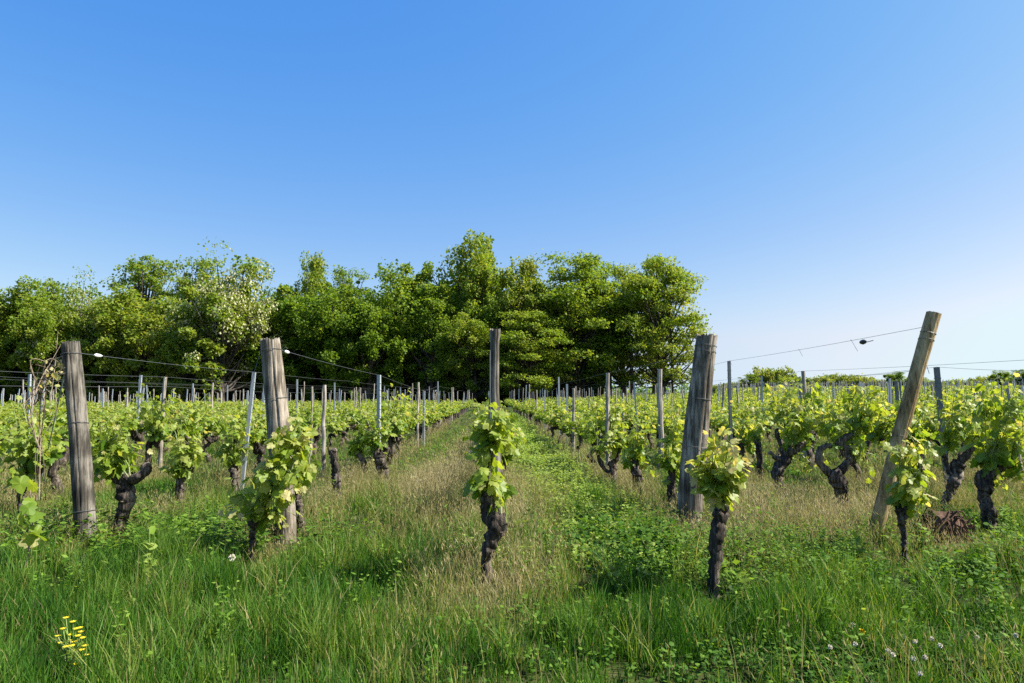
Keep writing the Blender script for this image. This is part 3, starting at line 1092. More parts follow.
y_ = base_L2[1]
wire("top wire with a white insulator tied to the dark grey end post", [pt(78, 353, y_), T_L2] + row_line(-2, 1.38, 15, 55, 8), tens=('w', pt(98, 355.5, y_ + .28)))
y_ = base_L1[1]
wire("top wire with a white insulator tied to the thick split end post", [pt(281, 350, y_), T_L1, T_L1b] + row_line(-1, 1.36, 21, 58, 7), tens=('w', pt(287, 352, y_ + .12)))
wire("top wire at the slim post running straight back along the middle row", [pt(496, 355, base_C[1] + .05)] + row_line(0, 1.36, 10, 58, 9))
y_ = base_R1[1]
wire("top wire tied to the stout grey ringed end post", [pt(707, 350, y_ + .1), T_R1] + row_line(1, 1.38, 15, 58, 8))
y_ = base_R2[1]
wire("sloping top wire with a black ratchet tied to the leaning brown post", [pt(924, 327, y_), T_R2] + row_line(2, 1.42, 15, 60, 8), tens=('t', pt(863, 342, y_ + 1.3)))
wire("second wire of the leaning brown post, sagging low across the sky", [pt(912, 371, y_), pt(838, 376, 7.2), pt(731, 388, 9.7)] + row_line(2, 1.12, 15, 60, 8))
wire("wire crossing the sky at far right to the dark wooden stake", [(float(rowx(3, 4.9)), 4.9, float(pt(0, 353, 4.9)[2])), T_R3] + row_line(3, 1.40, 15, 60, 8), tens=None)
wire("wire from the dark metal post beside the leaning post towards the right edge", [pt(1060, 371, 6.2), T_R4] + row_line(4, 1.38, 14, 60, 8))
wire("upper wire at left ending at the tall pale wooden stake", [(float(rowx(-3, 5.2)), 5.2, 1.36), T_L3] + row_line(-3, 1.36, 15, 55, 8))
wire("lower wire at left, just under the one on the tall pale stake", [(float(rowx(-3, 5.2)), 5.2, 1.22), (T_L3[0], T_L3[1], 1.24)] + row_line(-3, 1.18, 15, 55, 8))
for i in [-5, -4, 5, 6]:
    wire(f"thin trellis wire along {rowname(i)}", row_line(i, 1.36, max(5, abs(rowx(i, 10)) / .76), 56, 12), r=.0016)

# anchor wire and dead canes at the dark grey post
g0 = gp(34, 505)
root = thing("anchor_wire", g0, "pale slanting anchor wire left of the dark grey end post", "wire")
m = MB()
a_, b_ = np.zeros(3), pt(67, 362, base_L2[1] - .05) - g0
m.tube([a_, a_ + (b_ - a_) * .5 + np.array([.01, 0, -.01]), b_], .005, 6)
m.obj("strand", M_STEEL, root)
m = MB()
m.tube([a_ + (b_ - a_) * .26, a_ + (b_ - a_) * .36], .014, 6)
m.obj("tensioner", M_STEEL, root)
dc = gp(40, 540)
dead = MB()
for k in range(16):
    q = [(38 + rng.normal(0, 3), 500), (38 + rng.normal(0, 4), 450), (40 + rng.normal(0, 7), 405), (47 + rng.normal(0, 12), 372 + rng.normal(0, 9)), (56 + rng.normal(0, 16), 362 + rng.normal(0, 14))]
    if k > 3:
        q = q[2:] if k > 7 else q[1:]
    dead.tube(smooth_path([pt(a, b, 5.0 + rng.normal(0, .12)) - dc for a, b in q], 10), np.linspace(.0042, .0014, 10) * rng.uniform(.6, 1.2), 5)
dp = np.array([pt(48 + rng.normal(0, 9), 378 + rng.normal(0, 8), 5.0 + rng.normal(0, .15)) - dc for _ in range(22)])
root = thing("dead_cane_bundle", dc, "dry bare vine canes tangled beside the dark grey end post", "dead canes")
dead.obj("canes", M_CANE, root)
m = MB()
m.stamp(SL_V, SL_F, dp, rand_dirs(22), rand_dirs(22), rng.uniform(.02, .05, 22), 0, rng.uniform(.85, 1, 22))
m.obj("foliage", [M_VINE], root)

# heap of dead roots by the leaning post
rc = gp(946, 542)
m = MB()
for k in range(140):
    a = rng.uniform(0, 6.28)
    d0 = np.array([math.cos(a), math.sin(a) * .6, 0])
    s = d0 * rng.uniform(0, .1) + np.array([0, 0, .03 + rng.uniform(0, .07)])
    e = d0 * rng.uniform(.10, .20) + np.array([0, 0, rng.uniform(0, .10)])
    m.tube(smooth_path([s, (s + e) / 2 + np.array([0, 0, .03]) + rng.normal(0, .02, 3), e], 6), [.007, .006, .005, .004, .003, .002], 4)
m.tube([(-.13, 0, .03), (-.05, 0, .06), (.05, .0, .06), (.14, 0, .02)], [.03, .07, .065, .03], 9, rough=.12)
o = m.obj("dead_root_clump", M_ROOT)
o.location = [float(c) for c in rc]
o.scale = (1.2, 1.2, 1.7)
tag(o, "reddish brown clump of dead roots lying between leaning post and black vines", "root clump")

# ------------------------------------------------------------------ meadow
def wedge(n, y0, y1, extra=1.3):
    y = np.sqrt(rng.uniform(y0 ** 2, y1 ** 2, n))
    x = rng.uniform(-1, 1, n) * (0.76 * y + extra)
    return x, y


def row_prox(x, y, w=0.35):
    p = np.zeros_like(x)
    for i in range(-20, 24):
        p = np.maximum(p, np.exp(-((x - rowx(i, y)) / w) ** 2))
    return p


def dryness(x, y):
    """0 lush .. 1 straw"""
    p = row_prox(x, y, .42) * np.clip((y - 3.5) / 1.2, 0, 1)
    c = np.exp(-((x - rowx(0, y)) / .55) ** 2) * np.clip((y - 3.1) / .8, 0, 1) * np.clip((12 - y) / 4, 0, 1) * .75
    r2 = np.exp(-((x - 2.6) / 1.1) ** 2 - ((y - 6.3) / 1.2) ** 2) * 1.25
    lp = np.exp(-((x + .8) / .5) ** 2) * np.clip((y - 5) / 2, 0, 1) * .85
    br = np.exp(-((x - 1.5) / 1.0) ** 2 - ((y - 2.55) / .35) ** 2) * .6
    d = np.maximum.reduce([p * .55, c, r2, lp, br])
    lush = np.clip((-.5 - x) / .5, 0, 1) * np.clip((5.0 - y) / .8, 0, 1)
    lush2 = np.exp(-((x - 1.3) / .9) ** 2 - ((y - 3.4) / .45) ** 2)
    return np.clip(d + (vnoise(x, y, .8, 1) - .5) * .5 + (vnoise(x, y, .22, 2) - .5) * .25 - lush * .38 - lush2 * .45 + .12 + .35 * np.clip(vnoise(x, y, 1.1, 12) - .55, 0, 1), 0, 1)


def blades(m, x, y, h, w, tint, bend=0.5, mat=0, seg=3):
    n = len(x)
    z = gz(x, y)
    a = rng.uniform(0, 2 * np.pi, n)
    side = np.stack([np.cos(a), np.sin(a), np.zeros(n)], 1)
    b = rng.uniform(0, 2 * np.pi, n)
    lean = np.stack([np.cos(b), np.sin(b), np.zeros(n)], 1) * (h * bend * rng.random(n))[:, None]
    base = np.stack([x, y, z - .01], 1)
    vs = []
    for k in range(seg):
        f = k / seg
        ww = (w * (1 - .55 * f ** 1.5))[:, None] / 2
        c = base + lean * f ** 2 + np.array([0, 0, 1.0]) * (h * f)[:, None]
        vs += [c - side * ww, c + side * ww]
    vs.append(base + lean + np.array([0, 0, 1.0]) * (h * .97)[:, None])
    K = 2 * seg + 1
    V = np.stack(vs, 1).reshape(-1, 3)
    o = (np.arange(n) * K)[:, None]
    q = np.concatenate([o + np.array([[2 * k, 2 * k + 1, 2 * k + 3, 2 * k + 2]]) for k in range(seg - 1)])
    t = o + np.array([[2 * seg - 2, 2 * seg - 1, 2 * seg]])
    m.add(V, [q, t], mat, np.repeat(np.clip(tint, 0, 1), K))


HB = np.array([[o.location.x, o.location.y] for o in SC.objects if o.name.startswith("grapevine") and o.parent is None and o.location.y < 10] + [[3.32, 5.28], [3.46, 5.28], [2.73, 5.17], [1.48, 5.65], [-3.13, 5.0], [-1.76, 5.3]])


def cleared(x, y):
    f = np.ones(len(x))
    for bx, by in HB:
        f *= 1 - .6 * np.exp(-((x - bx * y / by) / .17) ** 2 - ((y - by + .28) / .36) ** 2)
    return f


def lush_h(x, y):
    L = np.clip((-.3 - x) / .6, 0, 1) * np.clip((5.2 - y) / .8, 0, 1)
    L2 = np.exp(-((x - 1.2) / 1.1) ** 2 - ((y - 3.4) / .5) ** 2)
    return np.maximum(L, L2)


mg = MB()
for (y0, y1, dens, wd, hs, seg) in ((2.0, 5.2, 6500, .0048, 1.0, 3), (5.2, 9, 2300, .0075, 1.0, 3), (9, 18, 560, .013, .9, 2), (18, 62, 45, .04, .85, 2)):
    area = .76 * (y1 ** 2 - y0 ** 2) + 2.6 * (y1 - y0)
    x, y = wedge(int(area * dens), y0, y1)
    clump = vnoise(x, y, .12, 5) * .6 + vnoise(x, y, .45, 6) * .6
    dr = dryness(x, y)
    keep = rng.random(len(x)) < np.clip((clump - .12) * 1.5 - dr * .25, .10, 1)
    x, y, dr, clump = x[keep], y[keep], dr[keep], clump[keep]
    L = lush_h(x, y)
    h = (.04 + .125 * rng.random(len(x)) * (.15 + 1.6 * clump ** 2) * np.where(y > 5.2, .6, 1) + .19 * L * rng.random(len(x)) * clump) * hs * cleared(x, y)
    tint = .27 + .40 * (vnoise(x, y, .5, 8) - .4) + .22 * (vnoise(x, y, .09, 9) - .5) + .22 * (clump - .65) + .55 * dr * rng.random(len(x)) ** .7 + rng.normal(0, .08, len(x)) + .08 * L
    tint = np.where(rng.random(len(x)) < .04 + .12 * dr, .9, tint)
    blades(mg, x, y, h, wd * rng.uniform(.6, 1.3, len(x)), tint, bend=.55, seg=seg)
# taller tussocks standing out of the sward
nt_ = 560
tx, ty = wedge(nt_, 2.3, 7.5)
kk = rng.integers(25, 80, nt_)
tx = np.repeat(tx, kk)
ty = np.repeat(ty, kk)
hh = np.repeat(rng.uniform(.14, .34, nt_), kk) * rng.uniform(.4, 1.1, len(tx))
tt = np.repeat(rng.uniform(.3, .72, nt_), kk) + rng.normal(0, .08, len(tx))
tx = tx + rng.normal(0, .035, len(tx))
ty = ty + rng.normal(0, .035, len(tx))
blades(mg, tx, ty, hh * cleared(tx, ty), .0052 * rng.uniform(.6, 1.3, len(tx)), tt, bend=.8, seg=3)
tag(mg.obj("meadow_grass", [M_GRASS]), "green grass growing over the whole vineyard floor", "grass", kind="stuff")

# tall dry grass gone to seed: thin stalks with feathery tops
md = MB()
for (y0, y1, dens, sc) in ((2.6, 5.2, 850, 1.0), (5.2, 9.5, 1150, 1.0), (9.5, 24, 150, 1.7)):
    area = .76 * (y1 ** 2 - y0 ** 2) + 2.6 * (y1 - y0)
    x, y = wedge(int(area * dens), y0, y1)
    dr = dryness(x, y)
    keep = rng.random(len(x)) < np.clip((dr - .22) * 1.6, 0.01, 1)
    x, y = x[keep], y[keep]
    n = len(x)
    h = rng.uniform(.10, .30, n) * cleared(x, y) ** .8
    dr = dryness(x, y)
    h *= .85 + .35 * dr
    tn = np.clip(.10 + .75 * dr * rng.uniform(.5, 1.4, n) + rng.normal(0, .08, n), 0, 1)
    st = rng.bit_generator.state
    blades(md, x, y, h, np.full(n, .0032 * sc), tn, bend=.7, seg=3)
    # seed heads near the top of each stalk
    b = rng.uniform(0, 2 * np.pi, n)
    for q in range(2):
        pos = np.stack([x + rng.normal(0, .018, n), y + rng.normal(0, .018, n), gz(x, y) + h * rng.uniform(.6, .98, n)], 1)
        tip = np.stack([rng.normal(0, .5, n), rng.normal(0, .5, n), np.full(n, 1.0)], 1)
        md.stamp(NL_V, NL_F, pos, tip, rand_dirs(n), np.stack([np.full(n, .010 * sc), rng.uniform(.02, .045, n) * sc ** .5, np.full(n, .02)], 1), 0, np.clip(tn + .1, 0, 1))
tag(md.obj("dry_grass", [M_DRY]), "straw coloured grass gone to seed along the vine rows", "dry grass", kind="stuff")

# broad-leaved weeds and clover
mw = MB()


def weeds(x, y, hmin, hmax, leaf, nleaf, tint, narrow=False, flat=.5, stem=True):
    n = len(x)
    kk = cleared(x, y) > .62
    x, y = x[kk], y[kk]
    n = len(x)
    H = rng.uniform(hmin, hmax, n)
    z = gz(x, y)
    for q in range(nleaf):
        f = rng.uniform(.25, 1, n)
        a = rng.uniform(0, 2 * np.pi, n)
        pos = np.stack([x + rng.normal(0, .012, n), y + rng.normal(0, .012, n), z + H * f], 1)
        tip = np.stack([np.cos(a), np.sin(a), rng.uniform(-.2, .7, n)], 1)
        nr = np.stack([rng.normal(0, flat, n), rng.normal(0, flat, n), np.ones(n)], 1)
        s = leaf * rng.uniform(.5, 1.2, n)
        mw.stamp(NL_V if narrow else SL_V, NL_F if narrow else SL_F, pos, tip, nr, s, 0, np.clip(tint + .22 * (f - .6) + rng.normal(0, .07, n), 0, 1))


def scatter(cx, cy, sx, sy, n):
    return rng.normal(cx, sx, n), np.clip(rng.normal(cy, sy, n), 2.2, 40)


# light-green herbs down the path right of the middle row
y = rng.uniform(4.3, 14, 5200)
x = .72 + SLOPE * (y - 5) + rng.normal(0, .32, 5200)
k = vnoise(x, y, .35, 11) > .38
weeds(x[k], y[k], .04, .17, .030, 6, .84)
y = rng.uniform(14, 40, 2600)
x = .72 + SLOPE * (y - 5) + rng.normal(0, .32, 2600)
weeds(x, y, .04, .14, .06, 3, .75)
# the same on the left aisle, sparser
y = rng.uniform(6, 24, 350)
x = -.9 + SLOPE * (y - 5) + rng.normal(0, .3, 350)
weeds(x, y, .03, .10, .035, 4, .55)
# dark herbs round the stout post, and across the right foreground
x, y = scatter(1.0, 5.0, .38, .45, 1100)
k = vnoise(x, y, .22, 43) > .38
weeds(x[k], y[k], .06, .24, .034, 7, .24)
x, y = scatter(1.55, 4.7, .5, .5, 1300)
weeds(x, y, .08, .26, .032, 7, .45, narrow=True)
x, y = scatter(2.6, 4.6, .8, .45, 900)
k = vnoise(x, y, .3, 41) > .45
weeds(x[k], y[k], .05, .22, .030, 7, .34)
x, y = scatter(3.9, 5.4, .7, .8, 1500)
k = vnoise(x, y, .3, 42) > .45
weeds(x[k], y[k], .05, .2, .034, 6, .52)
# clover carpet bottom right
x, y = scatter(1.7, 3.0, .55, .32, 1900)
k = vnoise(x, y, .25, 44) > .42
weeds(x[k], y[k], .03, .11, .020, 5, .24, flat=.3)
x, y = scatter(.45, 3.3, .5, .5, 500)
k = vnoise(x, y, .2, 45) > .5
weeds(x[k], y[k], .03, .15, .022, 6, .4)
# left: nettle-like herbs at the posts
x, y = scatter(-3.0, 5.2, .6, .4, 1200)
weeds(x, y, .08, .26, .05, 6, .48, narrow=True)
x, y = scatter(-1.9, 5.1, .35, .3, 700)
weeds(x, y, .06, .25, .05, 6, .38, narrow=True)
# tall leafy stems here and there
nt_ = 170
tx, ty = wedge(nt_, 2.6, 7)
kk = 9
tx = np.repeat(tx, kk) + rng.normal(0, .02, nt_ * kk)
ty = np.repeat(ty, kk) + rng.normal(0, .02, nt_ * kk)
weeds(tx, ty, .10, .32, .034, 4, .55, narrow=True)
# everywhere
x, y = wedge(9000, 2.2, 9)
k = vnoise(x, y, .4, 21) > .56
weeds(x[k], y[k], .03, .15, .017, 8, .46)
x, y = wedge(5000, 9, 24)
weeds(x, y, .03, .13, .045, 3, .5)
tag(mw.obj("low_weeds", [M_WEED]), "low broad-leaved weeds and clover among the grass", "weeds", kind="stuff")


# single plants
def herb(name, label, px, py, h, leaf, n, tint, spread=.05, narrow=False):
    b = gp(px, py)
    root = thing(name, b, label, "weed")
    m = MB()
    ms = MB()
    for s in range(max(1, n // 9)):
        a = rng.uniform(0, 6.28)
        e = np.array([math.cos(a) * spread, math.sin(a) * spread, h * rng.uniform(.7, 1)])
        path = smooth_path([(0, 0, -.01), e * [.4, .4, .5], e], 8)
        ms.tube(path, .0022, 4)
        for q in range(9):
            f = rng.uniform(.25, 1)
            p = path[int(f * 7)]
            t = rand_dirs(1)
            t[0, 2] = rng.uniform(-.1, .6)
            m.stamp(NL_V if narrow else SL_V, NL_F if narrow else SL_F, p[None] + t * .004, t, np.array([[0, -.2, 1]]) + rng.normal(0, .4, (1, 3)), np.array([leaf * rng.uniform(.6, 1.2)]), 0, np.array([tint + rng.normal(0, .06)]))
    ms.obj("stem", M_SHOOT, root)
    m.obj("foliage", [M_WEED], root)
    return root


herb("seedling_shrub", "upright pale yellow-green seedling in grass between the two left posts", 149, 588, .36, .05, 27, .85, .03)
herb("leafy_weed", "low pale green weed clump beside the path's dark shade", 626, 598, .2, .05, 45, .9, .13)
herb("leafy_weed", "small pale weed tuft nearer the middle vine", 592, 572, .15, .045, 30, .85, .1)
herb("leafy_weed", "bright upright weed with long leaves below the leafy stout-post vine", 735, 592, .24, .07, 36, .6, .08, True)
herb("leafy_weed", "bright rosette weed under the leaning brown post", 857, 562, .17, .08, 18, .65, .06, True)

# yellow flowering plant
b = gp(72, 690)
root = thing("yellow_flower_plant", b, "tall bunch of small yellow flowers in the lush grass at lower left", "flower")
ms, mp_, ml = MB(), MB(), MB()
fx = [(66, 618), (70, 635), (76, 629), (81, 632), (83, 638), (74, 642), (75, 650), (87, 655), (79, 658), (72, 646), (58, 636), (80, 628), (63, 629), (69, 641), (78, 636), (85, 646), (70, 654), (66, 647), (76, 664), (82, 650), (61, 643), (73, 622)]
for (a, c) in fx:
    e = pt(a, c, b[1] + rng.normal(0, .05)) - b
    ms.tube(smooth_path([(rng.normal(0, .01), rng.normal(0, .01), 0), e * [.5, .5, .6], e], 7), .0016, 4)
    k = 9
    an = np.arange(k) / k * 2 * np.pi
    tips = np.stack([np.cos(an), np.sin(an), np.full(k, .35)], 1)
    mp_.stamp(NL_V, NL_F, np.tile(e, (k, 1)), tips, np.tile([0, 0, 1.0], (k, 1)), np.tile([.014, .0135, .01], (k, 1)))
    for _ in range(4):
        p = e * rng.uniform(.3, .9)
        ml.stamp(NL_V, NL_F, p[None], rand_dirs(1) + [[0, 0, .5]], np.array([[0, 0, 1.0]]), np.array([.03]), 0, np.array([.6]))
ms.obj("stem", M_SHOOT, root)
mp_.obj("blossom", M_YELLOW, root)
ml.obj("foliage", [M_WEED], root)

# clover heads, one dandelion, one seed clock
def ball_flower(name, label, px, py, r, mat, group=None, z=.11, cat="flower"):
    b = gp(px, py, z)
    b = np.array([b[0], b[1], float(gz(b[0], b[1]))])
    root = thing(name, b, label, cat, group)
    m = MB()
    m.tube(smooth_path([(0, .0, 0), (.004, .002, z * .5), (0, 0, z)], 6), .0013, 4)
    m.obj("stem", M_SHOOT, root)
    m = MB()
    n = 100
    d = rand_dirs(n)
    m.stamp(NL_V, NL_F, np.tile([0, 0, z + r * .3], (n, 1)) + d * r * .35, d, rand_dirs(n), np.tile([r * 1.1, r * .75, r], (n, 1)))
    m.obj("blossom", mat, root)


cl = [(853, 622), (888, 648), (893, 652), (913, 656), (915, 640), (925, 655), (932, 637), (830, 644), (855, 641), (920, 672), (1016, 634), (940, 644), (977, 636)]
for (a, c) in cl:
    ball_flower("clover_flower", "small round white clover flower in the grass at lower right", a, c, .010, M_CLOVER, "white clover flowers at lower right")
ball_flower("dandelion_flower", "single yellow dandelion above the white clover", 862, 629, .014, M_YELLOW)
ball_flower("dandelion_clock", "round white seed head in the grass left of the climbing vine's trunk", 232, 557, .02, M_CLOVER, z=.2)


# ------------------------------------------------------------------ trees
def make_tree(kind, H=10.0, W=7.0, leaf=.26, tint=.5, blossom=0.0, nclump=70, per=150, low=.12, nlobe=9):
    """returns (trunk mesh, crown mesh); base at the origin"""
    tr, cr = MB(), MB()
    trunk_r = H * .017 + .05
    lean = rng.normal(0, .25, 2)
    top = np.array([lean[0], lean[1], H * (.72 if kind != 'airy' else .8)])
    tpath = smooth_path([(0, 0, -.3), (rng.normal(0, .12), rng.normal(0, .12), H * .3), top * [.7, .7, .65], top], 14)
    tr.tube(tpath, np.linspace(trunk_r * 1.25, trunk_r * .18, 14), 9, rough=.04)
    cents, rads = [], []
    lobes = [(np.array([rng.normal(0, .05) * W, rng.normal(0, .05) * W, H * .72]), np.array([.33 * W, .33 * W, .25 * H]))]
    for q_ in range(nlobe):
        a_ = q_ * 2.4 + rng.normal(0, .3)
        f_ = (q_ + .5) / nlobe
        zc_ = H * (low + .10 + (.62 - low) * (1 - f_) + rng.normal(0, .03))
        rr_ = W * (.18 + .17 * math.sin(math.pi * min(1, .25 + .8 * f_)))
        lr_ = W * rng.uniform(.15, .25)
        lobes.append((np.array([math.cos(a_) * rr_, math.sin(a_) * rr_, zc_]), np.array([lr_, lr_, lr_ * rng.uniform(.8, 1.05)])))
    for _ in range(nclump):
        if kind == 'layer':
            f = rng.uniform(low, 1)
            env = W / 2 * math.sin(math.pi * min(1, .22 + .70 * (f - low) / (1 - low))) ** .6
            rr = env * rng.uniform(.25, 1.0)
            a = rng.uniform(0, 2 * np.pi)
            c = np.array([math.cos(a) * rr, math.sin(a) * rr, H * (f * .97) - .10 * rr])
            s = np.array([1, 1, .52]) * rng.uniform(.09, .17) * W
        elif kind == 'airy':
            f = rng.uniform(.45, 1) ** .9
            rr = W / 2 * rng.uniform(.2, 1) * math.sin(math.pi * (.25 + .65 * f)) ** .5
            a = rng.uniform(0, 2 * np.pi)
            c = np.array([math.cos(a) * rr, math.sin(a) * rr, H * f])
            s = np.array([1, 1, .7]) * rng.uniform(.05, .12) * W
        else:
            lc, lr = lobes[0 if _ % 4 == 0 else _ % len(lobes)]
            d = rand_dirs(1)[0]
            d[2] = abs(d[2]) if rng.random() < .25 else d[2]
            c = lc + d * lr * rng.uniform(.5, 1.14)
            s = np.array([1, 1, rng.uniform(.7, 1.25)]) * lr[0] * rng.uniform(.16, .46)
            c[2] = max(c[2], .25)
        cents.append(c)
        rads.append(s)
        if rng.random() < .55 or kind in ('airy', 'layer'):
            j = int(np.clip((c[2] / H - .22) * 14, 2, 12))
            st = tpath[j]
            mid = (st + c) / 2 + np.array([0, 0, -.05 * H * rng.random()])
            tr.tube(smooth_path([st, mid, c], 7), np.linspace(trunk_r * .36, .02, 7), 5, cap=False)
    for c, s in zip(cents, rads):
        n = int(per * rng.uniform(.6, 1.3))
        d = rand_dirs(n)
        if kind == 'layer':
            d[:, 2] = np.where(d[:, 2] < -.3, -d[:, 2], d[:, 2])
        q = rng.uniform(.2, 1.12, n) ** .6 * np.where(rng.random(n) < .14, rng.uniform(1.05, 1.32, n), 1)
        lump = 1 + .25 * np.sin(d[:, 0] * 5 + c[0]) * np.sin(d[:, 1] * 5 + c[1])
        pos = c + d * s * (q * lump)[:, None]
        tip = d * [1, 1, .4] + rng.normal(0, .5, (n, 3)) + [0, 0, -.25]
        if kind == 'layer':
            nr = np.stack([rng.normal(0, .5, n), rng.normal(0, .5, n), np.ones(n) * .7], 1) + d * .5
        else:
            nr = d * .75 + rng.normal(0, .55, (n, 3)) + [0, 0, .3]
        sz = leaf * rng.uniform(.5, 1.5, n)
        tn = np.clip(tint + rng.normal(0, .05) + rng.normal(0, .05, n), 0, 1)
        if blossom > 0:
            isb = (rng.random(n) < (.75 if rng.random() < blossom else .06)) & (q > .6)
            cr.stamp(SL_V, SL_F, pos[~isb], tip[~isb], nr[~isb], sz[~isb], 0, tn[~isb])
            if isb.sum():
                cr.stamp(NL_V * [1.6, 1, 1], NL_F, pos[isb], tip[isb] * [.5, .5, 0] + [0, 0, -1], nr[isb], sz[isb] * .85, 1, rng.random(isb.sum()))
        else:
            cr.stamp(SL_V, SL_F, pos, tip, nr, sz, 0, tn)
    A = np.concatenate(cr.v)
    SZ = (np.percentile(A[:, 2], 99.7), 2 * np.percentile(np.abs(A[:, :2]).max(1), 97.5))
    return (tr.mesh("trunk", M_TBARK, True), cr.mesh("crown", [M_TREE, M_BLOSSOM])) + SZ


PROTO = {}


def proto(key, n, *a, **k):
    PROTO[key] = []
    for _ in range(n):
        t_ = make_tree(*a, **k)
        PROTO[key].append((t_[:2], t_[2], t_[3]))


proto('bright', 3, 'round', H=12, W=8, tint=.70, leaf=.165, nclump=105, per=300, low=.12, nlobe=13)
proto('mid', 3, 'round', H=11, W=7.5, tint=.52, leaf=.165, nclump=98, per=290, low=.14, nlobe=12)
proto('olive', 2, 'round', H=10, W=7.5, tint=.74, leaf=.16, nclump=95, per=270, low=.06, nlobe=12)
proto('acacia', 2, 'round', H=12, W=9, tint=.66, leaf=.18, nclump=110, per=270, low=.04, blossom=.55, nlobe=13)
proto('airy', 3, 'airy', H=14, W=7, tint=.66, leaf=.17, nclump=85, per=95, low=.4)
proto('layer', 3, 'layer', H=12, W=9, tint=.68, leaf=.165, nclump=105, per=310, low=.15)
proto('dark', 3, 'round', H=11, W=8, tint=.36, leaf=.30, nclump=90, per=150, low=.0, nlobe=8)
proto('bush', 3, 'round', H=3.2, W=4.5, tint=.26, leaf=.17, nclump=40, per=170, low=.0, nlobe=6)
proto('hedge', 2, 'round', H=5, W=10, tint=.78, leaf=.36, nclump=60, per=110, low=.0, nlobe=8)


def tree(key, px, pytop, wpx, y, label, name="broadleaf_tree", cat="tree", group=None, px_is_x=False):
    (tm, H0, W0) = PROTO[key][rng.integers(len(PROTO[key]))]
    top = pt(px, pytop, y)
    g = float(gz(top[0], y)) - .1
    H = top[2] - g
    W = wpx / F * y
    root = thing(name, (top[0], y, g), label, cat, group, rz=rng.uniform(0, 6.28))
    root.scale = (W / W0, W / W0, H / H0)
    child("trunk", tm[0], root)
    child("crown", tm[1], root)
    return root


D = 71
# front of the wood, from one end to the other
tree('bright', -28, 284, 100, D, "rounded bright green tree cut off by the left edge")
tree('bright', 28, 281, 92, D + 2, "rounded bright green tree at the wood's left end")
tree('acacia', 82, 281, 78, D, "flowering acacia with cream blossom directly above the dark grey end post", "acacia_tree")
tree('airy', 146, 258, 68, D + 9, "tall thin airy tree standing above the trees left of the big acacia", "airy_tree")
tree('olive', 150, 292, 96, D - 1, "broad yellowish green tree between the two flowering acacias")
tree('olive', 115, 300, 80, D, "low olive tree beside the smaller flowering acacia")
tree('acacia', 226, 256, 116, D - 4, "biggest flowering acacia, covered in cream blossom down to the ground", "acacia_tree")
tree('airy', 196, 258, 55, D + 8, "thin half-bare treetop behind the big flowering acacia", "airy_tree")
tree('bright', 309, 257, 62, D + 9, "round green treetop rising behind, right of the big flowering acacia")
tree('mid', 292, 290, 84, D + 1, "dull green tree right beside the big flowering acacia")
tree('airy', 349, 268, 50, D + 5, "slim pale treetop right of the round green one", "airy_tree")
tree('mid', 345, 292, 86, D, "rounded dull green tree above the first wire posts")
tree('mid', 398, 269, 92, D + 2, "mid green tree left of the tallest tree")
tree('mid', 432, 300, 70, D, "dark lower tree tucked against the tallest tree's left side")
tree('bright', 468, 237, 86, D + 3, "tallest tree of the wood, bright green with domed top")
tree('bright', 520, 262, 78, D + 1, "bright green tree right of the tallest tree, behind the slim post")
tree('bright', 474, 316, 66, D - 2, "lower bright tree at the tallest tree's foot, left of the slim post")
tree('layer', 526, 312, 84, D - 4, "low layered bright tree right of the slim post, before the wood", "locust_tree")
tree('mid', 498, 300, 60, D + 1, "medium tree filling the wood straight behind the slim post")
tree('mid', 548, 300, 64, D + 2, "medium dull tree between the slim post and the layered locusts")
tree('mid', 598, 318, 56, D + 2, "lower dull tree filling the wood under the layered locusts")
tree('mid', 262, 300, 66, D + 2, "lower dull tree just right behind the big acacia")
tree('mid', 370, 306, 66, D - 1, "lower mid green tree left of the dark tucked tree")
tree('bright', 55, 306, 70, D - 2, "lower bright tree left behind the dark grey end post")
tree('olive', 190, 318, 66, D - 3, "low yellowish tree at the big acacia's left foot")
tree('layer', 574, 256, 104, D, "broad tree with layered sprays, left one of the layered three", "locust_tree")
tree('layer', 622, 268, 84, D + 3, "layered locust tree in the middle of the layered three", "locust_tree")
tree('layer', 661, 260, 92, D - 2, "layered locust with bare dark trunk at the wood's right end", "locust_tree")
tree('airy', 652, 258, 44, D + 6, "thin half-bare treetop poking above the wood's right end", "airy_tree")
tree('airy', 600, 262, 60, D + 7, "loose airy tree behind the layered locusts", "airy_tree")
# deep in the wood
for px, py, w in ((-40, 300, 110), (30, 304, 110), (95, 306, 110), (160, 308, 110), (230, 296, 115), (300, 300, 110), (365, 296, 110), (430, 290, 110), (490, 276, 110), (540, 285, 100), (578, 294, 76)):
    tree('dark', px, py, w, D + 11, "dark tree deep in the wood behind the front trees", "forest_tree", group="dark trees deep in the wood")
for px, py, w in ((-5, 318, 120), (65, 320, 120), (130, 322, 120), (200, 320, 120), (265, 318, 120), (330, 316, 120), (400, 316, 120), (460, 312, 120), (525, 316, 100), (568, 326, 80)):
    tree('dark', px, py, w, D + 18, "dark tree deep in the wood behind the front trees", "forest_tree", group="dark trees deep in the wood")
# undergrowth bushes at the wood's edge
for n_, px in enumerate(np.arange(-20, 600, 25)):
    tree('bush', px + rng.normal(0, 4), 362 + rng.normal(0, 6), 46, D + 3 + rng.uniform(-2, 4), "dark bush in the shade along the foot of the wood", "bush", "bush", "dark bushes along the wood's foot")

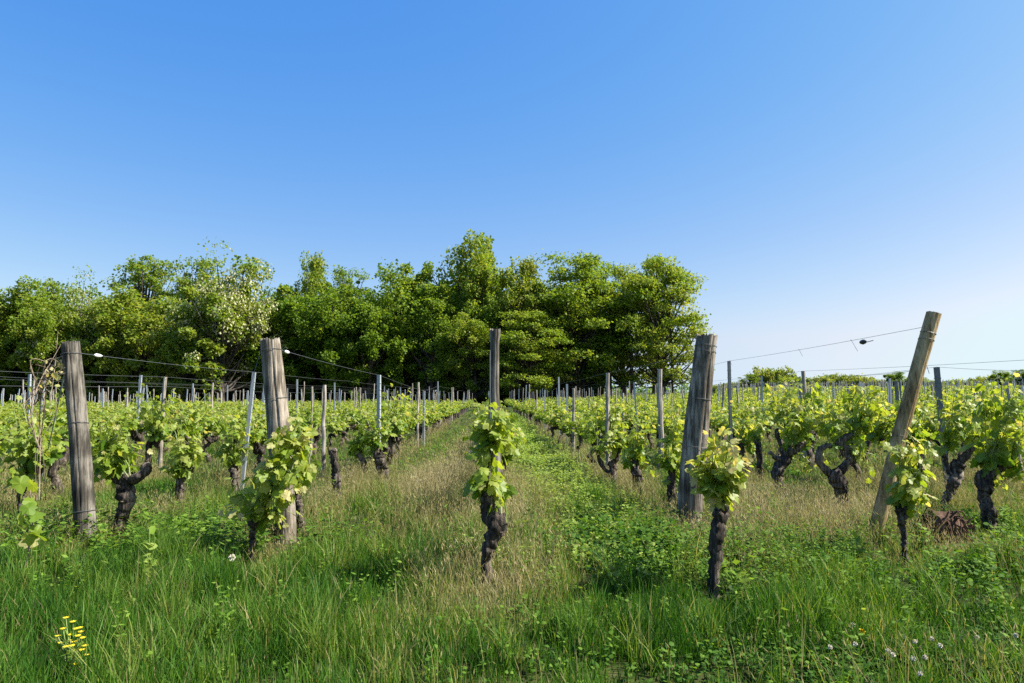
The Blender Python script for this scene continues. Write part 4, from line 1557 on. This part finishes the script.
# slim trunks at the wood's open right end
for px, w, hpy, lab in ((632, 5, 300, "dark bare trunk left of the pair at the wood's right end"), (672, 3, 300, "slimmest dark trunk at the wood's very right end"), (610, 4, 310, "dark slender trunk showing below the layered locusts")):
    b = pt(px, 385, D - 1)
    root = thing("slim_tree", (b[0], D - 1, float(gz(b[0], D - 1))), lab, "tree")
    m = MB()
    tz = pt(px + rng.normal(0, 4), hpy, D - 1)[2]
    m.tube(smooth_path([(0, 0, -.2), (rng.normal(0, .1), 0, tz * .5), (rng.normal(0, .25), 0, tz)], 10), np.linspace(w / 2 / F * D, .06, 10), 8, rough=.04)
    m.obj("trunk", M_TBARK, root, True)
    m = MB()
    for _ in range(12):
        c = np.array([rng.normal(0, 1.0), rng.normal(0, 1.0), tz * rng.uniform(.5, 1.05)])
        n = 60
        m.stamp(SL_V, SL_F, c + rng.normal(0, 1, (n, 3)) * [.6, .6, .16], rand_dirs(n), np.stack([rng.normal(0, .4, n), rng.normal(0, .4, n), np.ones(n)], 1), .24 * rng.uniform(.6, 1.2, n), 0, .56 + rng.normal(0, .06, n))
    m.obj("crown", [M_TREE], root)

# low growth far off on the right
for px, py, w, key in ((716, 388, 14, 'hedge'), (735, 385, 16, 'hedge'), (750, 379, 18, 'airy'), (764, 373, 20, 'hedge'), (778, 374, 18, 'hedge'), (791, 380, 18, 'hedge'), (806, 384, 16, 'hedge'), (820, 379, 18, 'hedge'), (833, 377, 18, 'airy'),
                       (846, 378, 18, 'hedge'), (860, 380, 18, 'hedge'), (873, 382, 16, 'hedge'), (908, 380, 16, 'hedge'), (922, 384, 16, 'hedge'), (940, 385, 16, 'hedge'), (955, 383, 18, 'hedge'), (969, 384, 16, 'hedge'), (984, 379, 16, 'hedge')):
    tree(key, px + rng.normal(0, 1.5), py - 3.5 + rng.normal(0, 1), w * (rng.uniform(1.3, 2.0) if key == 'hedge' else 1.2), 140 + rng.uniform(-6, 12), "small pale far tree in the low tree line on the right skyline", "far_tree", "tree", "far trees on the right skyline")
tree('mid', 893, 372, 24, 138, "round darker far tree just left of the leaning brown post", "far_tree")
tree('mid', 1000, 371, 22, 136, "darker far tree standing out near the skyline's right end", "far_tree")
tree('mid', 1022, 370, 26, 138, "darker far tree cut by the right edge of the view", "far_tree")
mf = MB()
n = 9000
x = rng.uniform(-20, 420, n)
y = rng.uniform(235, 270, n)
hh = 1.2 + 2.6 * vnoise(x, y * 0, 9, 31)
mf.stamp(SL_V, SL_F, np.stack([x, y, gz(x, y) + hh * rng.random(n)], 1), rand_dirs(n), rand_dirs(n) + [0, 0, .6], rng.uniform(.6, 1.2, n), 0, .45 + rng.normal(0, .1, n))
tag(mf.obj("far_woods", [M_TREE]), "thin line of far woods along the horizon", "woods", kind="stuff")
